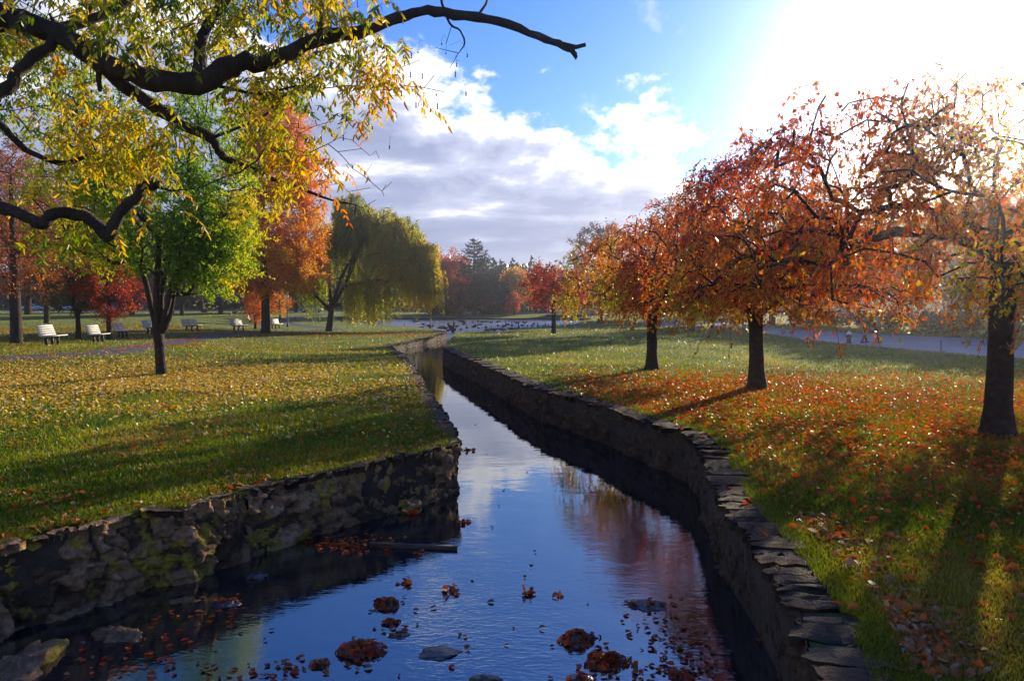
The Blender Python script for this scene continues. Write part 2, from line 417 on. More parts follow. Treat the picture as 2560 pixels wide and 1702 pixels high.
def off(pl, w):
    pl = np.asarray(pl); t = np.gradient(pl, axis=0); t /= np.linalg.norm(t, axis=1, keepdims=True)
    n = np.stack([-t[:, 1], t[:, 0]], 1)
    return pl + n * w

# points for the triangulation
pts = []; edges = []
def add_chain(pl, closed=False):
    i0 = len(pts)
    for p in pl: pts.append((float(p[0]), float(p[1])))
    n = len(pl)
    for k in range(n - 1): edges.append((i0 + k, i0 + k + 1))
    if closed: edges.append((i0 + n - 1, i0))
def dens(pl, step=.8, closed=False):
    r = []; n = len(pl)
    for k in range(n if closed else n - 1):
        a, b = np.asarray(pl[k]), np.asarray(pl[(k + 1) % n]); m = max(1, int(np.linalg.norm(b - a) / step))
        for t in range(m): r.append(a + (b - a) * t / m)
    if not closed: r.append(np.asarray(pl[-1]))
    return r
add_chain(dens(WPOLY, 1.5, True), True)
ROADR = np.array(ROADR_A + ROADR_B[::-1])
add_chain(dens(ROADR, 3, True), True)
def ribbon(pl, w): return np.array(list(off(pl, w)) + list(off(pl, -w))[::-1])
RIB1, RIB2, RIBF = ribbon(PATH1, 1.0), ribbon(PATH2, .9), ribbon(FARROAD, 4.0)
for rb in (RIB1, RIB2, RIBF): add_chain(rb, True)
def jgrid(x0, x1, y0, y1, s, hole=None):
    X, Y = np.meshgrid(np.arange(x0, x1, s), np.arange(y0, y1, s)); X = X.ravel() + rng.uniform(-.3, .3, X.size) * s; Y = Y.ravel() + rng.uniform(-.3, .3, Y.size) * s
    if hole: k = ~((X > hole[0]) & (X < hole[1]) & (Y > hole[2]) & (Y < hole[3])); X, Y = X[k], Y[k]
    pts.extend(zip(X.tolist(), Y.tolist()))
H1 = (-26, 22, -8, 46); H2 = (-70, 60, -8, 150); H3 = (-300, 300, -60, 330)
jgrid(*H1, .8); jgrid(*H2, 2.5, H1); jgrid(*H3, 12, H2); jgrid(-3000, 3000, -600, 4200, 200, H3)
res = delaunay_2d_cdt([Vector(p) for p in pts], edges, [], 0, 1e-5)
vo = np.array([(v.x, v.y) for v in res[0]]); tri = np.array([f for f in res[2] if len(f) == 3])
cx = vo[tri].mean(axis=1)
isw = inpoly(cx[:, 0], cx[:, 1], WPOLY)
ispath = (inpoly(cx[:, 0], cx[:, 1], RIB1) | inpoly(cx[:, 0], cx[:, 1], RIB2)) & ~isw
isroad = (inpoly(cx[:, 0], cx[:, 1], ROADR) | inpoly(cx[:, 0], cx[:, 1], RIBF)) & ~isw
vz = hgt(vo[:, 0], vo[:, 1])
def submesh(name, mask, mat, dz=0.0, kind='structure'):
    t = tri[mask]; a = vo[t]; cr = (a[:, 1, 0] - a[:, 0, 0]) * (a[:, 2, 1] - a[:, 0, 1]) - (a[:, 1, 1] - a[:, 0, 1]) * (a[:, 2, 0] - a[:, 0, 0])
    t = np.where((cr < 0)[:, None], t[:, ::-1], t); u, inv = np.unique(t, return_inverse=True)
    V = np.stack([vo[u, 0], vo[u, 1], vz[u] + dz], 1)
    me = np_mesh(name, V, inv.ravel(), np.full(len(t), 3), mat, smooth=True)
    o = link(name, me); tag(o, kind=kind); return o
submesh('ground', ~isw & ~ispath & ~isroad, GROUNDM)
submesh('path', ispath & ~isroad, ASPHALT)
submesh('road', isroad, ROADM)
# skirt of earth round the water
mb = MB(); q = dens(WPOLY, 1.5, True)
for a, b in zip(q, q[1:] + q[:1]):
    za, zb = float(hgt(*a)), float(hgt(*b))
    mb.add([(a[0], a[1], za), (b[0], b[1], zb), (b[0], b[1], -1.6), (a[0], a[1], -1.6)], [(0, 1, 2, 3)])
tag(mb.build('terrain', EARTH), kind='structure')
mb = MB(); mb.add([(-60, -12, WZ), (40, -12, WZ), (40, 150, WZ), (-60, 150, WZ)], [(0, 1, 2, 3)])
tag(mb.build('water', WATERM), kind='structure')

# ------------------------------------------------------------------ stone walls
def resample(pl, step, corner_keep=True):
    pl = [np.asarray(p, float) for p in pl]; L = [0]
    for a, b in zip(pl[:-1], pl[1:]): L.append(L[-1] + np.linalg.norm(b - a))
    s = np.linspace(0, L[-1], max(2, int(L[-1] / step)))
    P_ = np.array([np.interp(s, L, [p[k] for p in pl]) for k in (0, 1)]).T
    return P_, s

def stone_face(pl, side, step, vstep, mat, name, parent, cell=(.34, .2), amp=.07, batter=.12, seed=1, sm=3):
    """displaced rubble face below the polyline; side = +1/-1: direction of the water (left/right of travel)"""
    P_, s = resample(pl, step)
    k = max(1, int(sm)); t = np.gradient(P_, axis=0)
    for _ in range(k): t[1:-1] = (t[:-2] + t[1:-1] * 2 + t[2:]) / 4
    t /= np.linalg.norm(t, axis=1, keepdims=True); nrm = np.stack([-t[:, 1], t[:, 0]], 1) * side
    top = hgt(P_[:, 0], P_[:, 1]) + .02
    nz = int(1.3 / vstep) + 1; tt = np.linspace(0, 1, nz)
    S, T = np.meshgrid(s, tt, indexing='ij'); Z = top[:, None] * (1 - T) + (-1.15) * T
    wu = S / cell[0] + 1.7 * (fbm(S * 2.2, Z * 2.2, seed=seed, o=5) - .5); wv = Z / cell[1] + 2.2 * (fbm(S * 1.7 + 9, Z * 2.4, seed=seed + 3, o=5) - .5) + 20
    f1, f2, cid = worley(wu, wv, seed)
    mort = ss(.42, .62, fbm(S * 1.1 + 5, Z * 1.6, seed=seed + 21, o=3))
    crag = np.abs(fbm(S * 4.5, Z * 6.5, seed=seed + 7, o=6) - .5) * 2
    dd = amp * (ss(.0, .13, f2 - f1) * (.15 + 1.3 * cid)) * (1 - .6 * mort) - .16 * crag + .06 * (fbm(S * 13, Z * 13, seed=seed + 8, o=4) - .5) + batter * (top[:, None] - Z)
    dd = dd + .12 * (fbm(S * .7, Z * 1.0, seed=seed + 11, o=3) - .5)
    X = P_[:, 0][:, None] + nrm[:, 0][:, None] * dd; Y = P_[:, 1][:, None] + nrm[:, 1][:, None] * dd
    V = np.stack([X, Y, Z], 2).reshape(-1, 3); ns = len(s)
    i, j = np.meshgrid(np.arange(ns - 1), np.arange(nz - 1), indexing='ij'); a = (i * nz + j).ravel()
    q = np.stack([a, a + nz, a + nz + 1, a + 1], 1)
    if side > 0: q = q[:, ::-1]
    hue = np.clip((.12 + cid * (1 - .4 * mort) + .35 * (fbm(S * 3, Z * 3, seed=seed + 30, o=4) - .5)) * (.12 + .88 * ss(.0, .16, f2 - f1)) * (1 - .5 * ss(.25, .5, crag)), 0, 1).ravel()
    me = np_mesh(name, V, q.ravel(), np.full(len(q), 4), mat, {'hue': hue}, True)
    return link(name, me, parent)

def edge_(u, v): return max(abs(u), abs(v)) > .99
def coping(pl, side, name, mat, parent, w=(.35, .5), ln=(.25, .5), th=.07, seed=5, over=.04):
    rg = np.random.default_rng(seed); pl = [np.asarray(p, float) for p in pl]; L = [0]
    for a, b in zip(pl[:-1], pl[1:]): L.append(L[-1] + np.linalg.norm(b - a))
    V = []; Fc = []; H = []; s = 0.0; xs = [p[0] for p in pl]; ys = [p[1] for p in pl]
    def at(u): return np.array([np.interp(u, L, xs), np.interp(u, L, ys)])
    while s < L[-1] - .2:
        l = rg.uniform(*ln); ww = rg.uniform(*w); e = min(s + l - .02, L[-1])
        a, b = at(s), at(e); t = (b - a) / max(np.linalg.norm(b - a), 1e-6); n = np.array([-t[1], t[0]]) * side
        zt = float(hgt(*((a + b) / 2))) + .03 + rg.uniform(-.015, .02); tl = rg.normal(0, .016); oo = over + rg.uniform(-.03, .03)
        # a slab: 5 x 4 grid top with irregular outline, dropped edges
        nu, nv = 6, 6; base = len(V); hv = rg.random()
        for iu in range(nu):
            for iv in range(nv):
                u = iu / (nu - 1); v = iv / (nv - 1)
                # superellipse outline for rounded irregular slabs
                uu, vv = u * 2 - 1, v * 2 - 1
                sq = .93
                px_, py_ = uu * math.sqrt(1 - sq * vv * vv / 6), vv * math.sqrt(1 - sq * uu * uu / 6)
                pos = (a + b) / 2 + t * (px_ * l * .5 + rg.normal(0, .016)) + n * (oo - ww / 2 + py_ * ww / 2 + rg.normal(0, .03 if edge_(uu, vv) else .014))
                edge = max(abs(uu), abs(vv)) > .99
                z = zt + tl * uu + rg.normal(0, .005) - (.018 if edge else 0)
                V.append((pos[0], pos[1], z)); H.append(hv)
        for iu in range(nu - 1):
            for iv in range(nv - 1):
                k = base + iu * nv + iv; f = (k, k + nv, k + nv + 1, k + 1); Fc.append(f if side < 0 else f[::-1])
        ring = [iu * nv for iu in range(nu)] + [(nu - 1) * nv + iv for iv in range(1, nv)] + [iu * nv + nv - 1 for iu in range(nu - 2, -1, -1)] + [iv for iv in range(nv - 2, 0, -1)]
        b2 = len(V)
        for r_ in ring:
            x, y, z = V[base + r_]; V.append((x + rg.normal(0, .008), y + rg.normal(0, .008), z - th - rg.uniform(0, .03))); H.append(hv)
        for k in range(len(ring)):
            k2 = (k + 1) % len(ring); f = (base + ring[k], base + ring[k2], b2 + k2, b2 + k); Fc.append(f)
        s += l
    me = np_mesh(name, np.array(V), [i for f in Fc for i in f], [len(f) for f in Fc], mat, {'hue': H}, False)
    return link(name, me, parent)

# travel direction of LEFT is away from the camera, the water lies to its right (side -1); RIGHT comes towards the camera, water on its right too
nl = len(LBpre) + len(LB)
lw = empty('stone_wall', 'mossy rubble retaining wall along the left bank of the stream', 'wall')
cor = LEFT[:nl]
stone_face(cor[3:11], -1, .022, .022, WALLL, 'wall_face', lw, seed=4)
stone_face(cor[10:], -1, .04, .035, WALLL, 'wall_face', lw, seed=12, batter=.05)
stone_face(LEFT[nl - 1:nl + 6], -1, .08, .06, WALLL, 'wall_face', lw, seed=14, batter=.05, sm=6)
stone_face(LEFT[nl + 5:], -1, .1, .06, WALLM, 'wall_face', lw, seed=15, batter=.05)
coping(cor[3:11], -1, 'coping', WALLL, lw, (.08, .24), (.12, .4), .06, 21, .03)
coping(cor[10:], -1, 'coping', COPE, lw, (.2, .32), (.2, .45), .06, 24, .05)
coping(LEFT[nl - 1:], -1, 'coping', COPE, lw, (.3, .4), (.35, .7), .08, 22, .06)
rw = empty('stone_wall', 'dark stone retaining wall topped with flat slabs along the right bank', 'wall')
stone_face(RIGHT[:10], -1, .07, .05, WALLR, 'wall_face', rw, seed=31, batter=.03)
stone_face(RIGHT[9:21], -1, .035, .03, WALLR, 'wall_face', rw, seed=33, batter=.03, cell=(.4, .16))
coping(RIGHT[:12], -1, 'coping', COPE, rw, (.34, .48), (.25, .6), .08, 41, .05)
coping(RIGHT[11:21], -1, 'coping', COPE, rw, (.44, .6), (.14, .38), .06, 42, .06)

# ------------------------------------------------------------------ leaves
def unit(a): return a / np.maximum(np.linalg.norm(a, axis=-1, keepdims=True), 1e-9)

def leaf_mesh(name, C_, D, Nn, L, W, hue, mat, fine=True, fold=.18, curl=.15):
    """one small blade per row: C_ base, D axis, Nn face normal"""
    C_ = np.asarray(C_); D = unit(D); S = unit(np.cross(D, Nn)); Nn = np.cross(S, D)
    L = np.asarray(L)[:, None]; W = np.asarray(W)[:, None]
    n = len(C_)
    if fine:
        v = [C_, C_ + D * L * .35 + S * W * .5 + Nn * W * fold, C_ + D * L * .75 + S * W * .36 + Nn * (W * fold - L * curl * .5),
             C_ + D * L - Nn * L * curl, C_ + D * L * .75 - S * W * .36 + Nn * (W * fold - L * curl * .5), C_ + D * L * .35 - S * W * .5 + Nn * W * fold]
        V = np.stack(v, 1).reshape(-1, 3); b = np.arange(n)[:, None] * 6
        f = np.concatenate([b + np.array([0, 1, 2, 3]), b + np.array([0, 3, 4, 5])], 1).reshape(-1, 4); lc = np.full(len(f), 4); k = 6
    else:
        v = [C_, C_ + D * L * .5 + S * W * .5 + Nn * W * fold, C_ + D * L - Nn * L * curl, C_ + D * L * .5 - S * W * .5 + Nn * W * fold]
        V = np.stack(v, 1).reshape(-1, 3); b = np.arange(n)[:, None] * 4
        f = np.concatenate([b + np.array([0, 1, 2]), b + np.array([0, 2, 3])], 1).reshape(-1, 3); lc = np.full(len(f), 3); k = 4
    return np_mesh(name, V, f.ravel(), lc, mat, {'hue': np.repeat(np.clip(hue, 0, 1), k)}, False)

def leaves_obj(name, parent, *a, **k):
    return link(name, leaf_mesh(name, *a, **k), parent)

# ------------------------------------------------------------------ tree growing
def grow(trunk, tr, targets, rg, seg=.5, arch=.18, alpha=.25, first=2, wob=.06, down=.6):
    """trunk: polyline (list of polylines for many stems); targets: N x 3. returns node arrays"""
    pos = []; par = []; plen = []; ok = []
    stems = trunk if isinstance(trunk[0][0], (list, tuple, np.ndarray)) else [trunk]
    for si, st in enumerate(stems):
        for i, p in enumerate(st):
            p = np.asarray(p, float)
            if i == 0 and si > 0:
                d = [np.linalg.norm(q - p) for q in pos]; j = int(np.argmin(d)); prev = j; continue
            pos.append(p); par.append(-1 if (i == 0) else prev if i else -1); prev_i = len(pos) - 1
            plen.append(0 if par[-1] < 0 else plen[par[-1]] + np.linalg.norm(p - pos[par[-1]]))
            ok.append(i >= first if si == 0 else True); prev = prev_i
    nt_ = len(pos); top = pos[min(len(stems[0]) - 1, nt_ - 1)]
    cap = nt_ + len(targets) * 24
    A = np.zeros((cap, 3)); A[:nt_] = pos; PL = np.zeros(cap); PL[:nt_] = plen; OK = np.zeros(cap, bool); OK[:nt_] = ok
    n = nt_; par = par + [0] * (cap - nt_); tips = []
    order = np.argsort(np.linalg.norm(targets - top, axis=1))
    for t in targets[order]:
        d = A[:n] - t; dist = np.linalg.norm(d, axis=1)
        cost = dist + alpha * PL[:n] + down * np.maximum(0, d[:, 2]) ; cost[~OK[:n]] = 1e9
        j = int(np.argmin(cost)); a = A[j].copy(); L = dist[j]; m = max(1, int(math.ceil(L / seg)))
        if n + m >= cap: break
        c = (a + t) / 2 + np.array([0, 0, arch * L]) + rg.normal(0, wob * L, 3); prev = j
        for k in range(1, m + 1):
            u = k / m; p = (1 - u) ** 2 * a + 2 * u * (1 - u) * c + u * u * t
            if k < m: p = p + rg.normal(0, wob * .35 * L / m, 3)
            A[n] = p; par[n] = prev; PL[n] = PL[prev] + np.linalg.norm(p - A[prev]); OK[n] = True; prev = n; n += 1
        tips.append(prev)
    return A[:n], np.array(par[:n]), nt_, tips

def wood_mesh(name, A, par, nt_, tr, tipr, mat, sides=6, rmin=.004, ex=2.4, rough=.05, stems_r=None):
    n = len(A); r = np.zeros(n); acc = np.zeros(n)
    for i in range(n - 1, -1, -1):
        r[i] = max(acc[i], tipr ** ex) ** (1 / ex)
        if par[i] >= 0: acc[par[i]] += r[i] ** ex
    sc = 1.0 if (stems_r is not None and stems_r < 0) else tr[-1] / max(r[min(nt_ - 1, n - 1)], 1e-6)
    r = np.maximum(r * min(sc, 2.5), rmin)
    for i in range(min(nt_, len(tr))): r[i] = tr[i]
    kids = [[] for _ in range(n)]
    for i in range(1, n):
        if par[i] >= 0: kids[par[i]].append(i)
    for k in kids: k.sort(key=lambda q: -r[q])
    mb = MB(); stack = [(0, None)]
    while stack:
        i, start = stack.pop(); ch = [] if start is None else [start]
        while True:
            ch.append(i)
            for k in kids[i][1:]: stack.append((k, i))
            if not kids[i]: break
            i = kids[i][0]
        if len(ch) < 2: continue
        rr = r[ch].copy()
        if start is not None: rr[0] = min(rr[0], rr[1] * 1.25)
        sd_ = 14 if (start is None) else (sides if rr[0] > .03 else (5 if rr[0] > .015 else 3))
        mb.tube(A[ch], rr, sd_, cap=True, rough=rough if rr[0] > .05 else 0)
    return mb.mesh(name, mat, True), r

def strands(T, rg, n_per, L, out, droop, npts=5, start_sd=.1, up=.0, center=None, zmin=None):
    """curved twigs from the targets T: returns array (m, npts, 3)"""
    m = len(T) * n_per; p0 = np.repeat(T, n_per, 0) + rg.normal(0, start_sd, (m, 3))
    d = rg.normal(0, 1, (m, 3)); d[:, 2] = d[:, 2] * .5 + up
    if center is not None:
        o = p0 - center; o[:, 2] *= .3; d = unit(d) + unit(o) * .6
    d = unit(d); Ls = L * rg.uniform(.5, 1.3, (m, 1)); s = np.linspace(0, 1, npts)
    g = np.array([0, 0, -1.0])
    pts_ = []
    for u in s:
        q = p0 + d * Ls * out * (u - .35 * u * u * (droop > .5)) + g * Ls * droop * u ** 1.6
        pts_.append(q)
    S = np.stack(pts_, 1)
    if zmin is not None: S[:, :, 2] = np.maximum(S[:, :, 2], zmin + rg.uniform(0, .5, (m, 1)))
    return S

def strand_wood(name, S, r, mat, parent):
    """thin three sided twigs, vectorised"""
    m, k, _ = S.shape; t = unit(np.gradient(S, axis=1)); ref = np.array([.3, .9, .1]); u = unit(np.cross(t, ref)); w = np.cross(t, u)
    rr = r * np.linspace(1, .4, k)[None, :, None]
    ring = [S + rr * (math.cos(a) * u + math.sin(a) * w) for a in (0, 2.094, 4.189)]
    V = np.stack(ring, 2).reshape(-1, 3)
    b = (np.arange(m)[:, None] * k + np.arange(k - 1)[None]).reshape(-1, 1) * 3
    f = np.concatenate([b + np.array([i, (i + 1) % 3, (i + 1) % 3 + 3, i + 3]) for i in range(3)], 1).reshape(-1, 4)
    return np_mesh(name, V, f.ravel(), np.full(len(f), 4), mat, None, False)

def strand_leaves(S, rg, per, L, W, hang=.6, fine=True, lsd=.25, jit=.02):
    """leaf rows along strands: returns C, D, N, L, W"""
    m, k, _ = S.shape; u = rg.uniform(.08, 1, (m, per)) * (k - 1); i = np.minimum(u.astype(int), k - 2); f = (u - i)[..., None]
    rows = np.arange(m)[:, None]; a = S[rows, i]; b = S[rows, i + 1]
    c = (a * (1 - f) + b * f).reshape(-1, 3); t = unit((b - a).reshape(-1, 3)); n = len(c)
    d = unit(t * .5 + rg.normal(0, .8, (n, 3)) + np.array([0, 0, -1]) * hang * 1.5)
    nn = unit(rg.normal(0, 1, (n, 3)))
    return c + rg.normal(0, jit, (n, 3)), d, nn, L * rg.uniform(1 - lsd * 2, 1 + lsd, n), W * rg.uniform(1 - lsd * 2, 1 + lsd, n)

def shell_targets(n, rg, c, rad, inner=.35, zcut=-1, noise=.25, seed=0, cone=None):
    """points in an ellipsoid biased outward, with gaps from noise"""
    out_ = []
    while len(out_) < n:
        q = rg.normal(0, 1, (n * 4, 3)); q = unit(q) * (rg.uniform(inner ** 3, 1, (n * 4, 1)) ** (1 / 3))
        q = q[q[:, 2] > zcut]
        nn = fbm(q[:, 0] * 2.2 + seed, q[:, 1] * 2.2, q[:, 2] * 2.2, seed=seed, o=2)
        rr = np.linalg.norm(q, axis=1)
        q = q[(nn > .40) & (rr < .8 + noise * (nn - .35) * 2.2)]
        out_.extend(list(q))
    return np.array(out_[:n]) * np.array(rad) + np.array(c)

def dome_targets(n, rg, Rr, z0, z1, seed=0, flat=.5):
    """umbrella crown round the origin"""
    o = []
    while len(o) < n:
        r_ = math.sqrt(rg.random()) * Rr; a = rg.uniform(0, 2 * math.pi); x, y = r_ * math.cos(a), r_ * math.sin(a)
        top = z0 + (z1 - z0) * (1 - (r_ / Rr) ** 2) ** flat * (.82 + .36 * float(fbm(x * .9 + seed, y * .9, seed=seed, o=2)))
        lo = z0 + (top - z0) * .1
        z = lo + (top - lo) * rg.random() ** .65
        if float(fbm(x * .8, y * .8, z * .8 + seed, seed=seed + 4, o=2)) > .48: o.append((x, y, z))
    return np.array(o)

def tree_obj(name, label, cat_, loc, group=None, rz=0.0):
    return empty(name, label, cat_, loc, rz, group)

# ---- weeping cherries on the right bank
def cherry(base, Rr, ztop, fork, tr, n_t, seed, label, per, leafL, n_s=5, hang=.75, lean=(0, 0), zlow=1.25, hshift=0.0, low=0):
    rg = np.random.default_rng(seed)
    t = tree_obj('cherry_tree', label, 'tree', base, 'cherry trees on the right bank')
    lx, ly = lean
    trunk = [(0, 0, -.08), (.01, 0, .13), (0, 0, .5), (lx * .3, ly * .3, fork * .45), (lx * .6, ly * .6, fork * .75), (lx, ly, fork)]
    T = dome_targets(n_t, rg, Rr, fork - .15, ztop, seed, .36)
    if low:
        q = dome_targets(low, rg, Rr, 2.1, 3.4, seed + 2, .5); q = q[np.hypot(q[:, 0], q[:, 1]) > .45 * Rr]; T = np.concatenate([T, q])
    A, par, nt_, tips = grow(trunk, None, T, rg, .45, .28, .22, 5, .09, .5)
    rr = [tr * 1.75, tr * 1.3, tr * 1.04, tr * .95, tr * .93, tr * 1.0]
    wm, r = wood_mesh('trunk', A, par, nt_, rr, .006, BARK2, 7, .006, 2.3)
    link('trunk', wm, t)
    S = strands(T, rg, n_s, hang, .95, .7, 5, .12, .25, np.array([0, 0, fork]), zlow)
    link('twigs', strand_wood('twigs', S, .005, BARK2, t), t)
    c, d, nn, L_, W_ = strand_leaves(S, rg, per, leafL, leafL * .5, .6)
    hue = fbm(c[:, 0] * .7 + seed, c[:, 1] * .7, c[:, 2] * .7, seed=seed, o=2) * 1.3 - .17 + hshift + rg.normal(0, .16, len(c)) - .1 * (c[:, 2] - 3.0)
    leaves_obj('crown', t, c, d, nn, L_, W_, hue, L_CHERRY)
    return t
b3 = gp(2494, 1086); b2 = gp(1891, 972); b1 = gp(1629, 923)
cherry(b3, 5.5, 6.35, 2.5, .205, 430, 11, 'largest weeping cherry, nearest the camera at the far right of the leaf strewn bank', 12, .082, 8, .85, (.0, 0), 1.35, .22, 120)
cherry(b2, 3.7, 6.4, 1.95, .2, 400, 12, 'weeping cherry with orange red leaves, middle trunk of the three on the right bank', 14, .078, 7, .75, (-.06, 0), 1.45, .12, 25)
cherry(b1, 3.1, 5.5, 1.75, .18, 330, 13, 'weeping cherry with orange and olive leaves and straight trunk nearest the stream', 14, .078, 7, .75, (.0, 0), 1.3, .26, 40)

b4 = np.array([14.8, 17.5, 0.0]); b4[2] = hgt(14.8, 17.5)
cherry(b4, 4.8, 6.4, 2.3, .21, 330, 14, 'weeping cherry whose trunk stands outside the right border, its leaves showing behind the nearest cherry', 13, .1, 8, .9, (0, 0), 1.2, .1)
# ---- generic broadleaf tree
def broadleaf(name, base, H, rad, trunk_r, mat, seed, label, cat_='tree', n_t=160, n_s=5, per=10, leaf=.14, zc=None, fork=None, twig=.6, hue0=.5, hsd=.15, group=None, droop=.2, bark=BARK, fine=False, inner=.3, lobes=None, lean=(0, 0), fill=None, wood=True):
    rg = np.random.default_rng(seed)
    t = tree_obj(name, label, cat_, base, group)
    zc = H * .6 if zc is None else zc; fork = H * .25 if fork is None else fork
    rz = H - zc
    if lobes is None: T = shell_targets(n_t, rg, (lean[0], lean[1], zc), (rad, rad, rz), inner, seed=seed)
    else: T = np.concatenate([shell_targets(max(4, int(n_t * w)), rg, c_, r_, inner, seed=seed + k) for k, (w, c_, r_) in enumerate(lobes)])
    trunk = [(0, 0, -.2), (0, 0, .15), (.02, 0, fork * .5), (lean[0] * .2, lean[1] * .2, fork), (lean[0] * .4 + rg.normal(0, .1), lean[1] * .4, (fork + zc) / 2), (lean[0] * .6, lean[1] * .6, zc), (lean[0], lean[1], zc + rz * .55)]
    A, par, nt_, tips = grow(trunk, None, T, rg, max(.5, H * .06), .1, .3, 3, .07, .8)
    rr = [trunk_r * 1.45, trunk_r * 1.15, trunk_r, trunk_r * .92, trunk_r * .7, trunk_r * .5, trunk_r * .22]
    wm, r = wood_mesh('trunk', A, par, nt_, rr, .012, bark, 6, .012, 2.2)
    link('trunk', wm, t)
    S = strands(T, rg, n_s, twig, 1.0, droop, 4, twig * .25, .15, np.array([0, 0, zc]))
    c, d, nn, L_, W_ = strand_leaves(S, rg, per, leaf, leaf * .62, .2, jit=leaf * .6)
    hue = hue0 + (fbm(c[:, 0] / rad * 1.6 + seed, c[:, 1] / rad * 1.6, c[:, 2] / rad * 1.6, seed=seed, o=3) - .5) * 1.1 + rg.normal(0, hsd, len(c))
    leaves_obj('crown', t, c, d, nn, L_, W_, hue, mat, fine=fine)
    return t

# ---- the many-stemmed green locust
def locust():
    rg = np.random.default_rng(5); base = gp(403, 939)
    t = tree_obj('locust_tree', 'green and yellow leaved tree with five upright stems on the yellow leaf carpet', 'tree', base)
    def rel(px, py, dy=0): return P(px, py, base[1] + dy) - base
    trunk = [(0, 0, -.1), (.02, 0, .1), tuple(rel(401, 900)), tuple(rel(398, 860)), tuple(rel(396, 835))]
    st = [trunk]
    for pth, dy in [([(396, 835), (386, 800), (376, 760), (368, 720), (352, 660)], .2), ([(396, 835), (392, 790), (390, 745), (394, 690), (398, 600)], -.3), ([(396, 835), (404, 800), (402, 750), (410, 700), (440, 600)], .35), ([(396, 835), (408, 800), (420, 760), (428, 720), (450, 660)], -.1), ([(396, 835), (410, 826), (424, 790), (434, 735), (470, 650), (520, 600)], .15)]:
        st.append([rel(x, y, dy * k / 3) for k, (x, y) in enumerate(pth)])
    lobes = [(.3, (.3, 0, 5.0), (2.7, 2.6, 2.0)), (.18, (1.6, 0, 4.2), (1.4, 1.6, 1.9)), (.34, (-.5, .3, 7.2), (3.9, 2.8, 2.7)), (.1, (-2.3, 0, 5.0), (1.5, 1.5, 1.5)), (.1, (1.5, -.2, 3.5), (1.4, 1.4, .7)), (.05, (-1.6, 0, 4.0), (1.0, 1.2, .7))]
    T = np.concatenate([shell_targets(int(580 * w), rg, c_, r_, .3, seed=50 + k) for k, (w, c_, r_) in enumerate(lobes)])
    A, par, nt_, tips = grow(st, None, T, rg, .4, .15, .25, 4, .07, .8)
    rr = [.22, .17, .15, .145, .16] + [.085] * (nt_ - 5)
    wm, r = wood_mesh('trunk', A, par, nt_, rr, .006, BARK2, 7, .005, 2.3)
    link('trunk', wm, t)
    S = strands(T, rg, 7, .55, 1.0, .38, 5, .15, .3, np.array([0, 0, 4.0]))
    link('twigs', strand_wood('twigs', S, .004, BARK2, t), t)
    c, d, nn, L_, W_ = strand_leaves(S, rg, 17, .105, .04, .5)
    w = base[0] + c[:, 0]
    hue = .38 + (fbm(c[:, 0] * .8, c[:, 1] * .8, c[:, 2] * .8, seed=9, o=3) - .5) * .7 + rg.normal(0, .1, len(c)) + .4 * ss(1.8, 3.0, c[:, 0]) + .3 * ss(-1.2, -2.4, c[:, 0]) + .12 * ss(3.2, 2.3, c[:, 2])
    leaves_obj('crown', t, c, d, nn, L_, W_, hue, L_LOCUST)
locust()

# ---- tall orange tree
bo = gp(664, 832)
broadleaf('maple_tree', bo, 18.5, 5, .34, L_MAPLE, 21, 'tall orange and red tree left of the willow', n_t=560, n_s=9, per=15, leaf=.2, fork=3.2, zc=8.5, twig=.8, hue0=.72, hsd=.15,
          lobes=[(.32, (.5, 0, 5.6), (5.0, 4.5, 2.9)), (.28, (1.0, 0, 9.2), (4.6, 3.6, 3.2)), (.26, (.9, 0, 13.2), (4.2, 3.0, 3.2)), (.16, (.9, 0, 16.6), (3.0, 2.4, 2.8))])

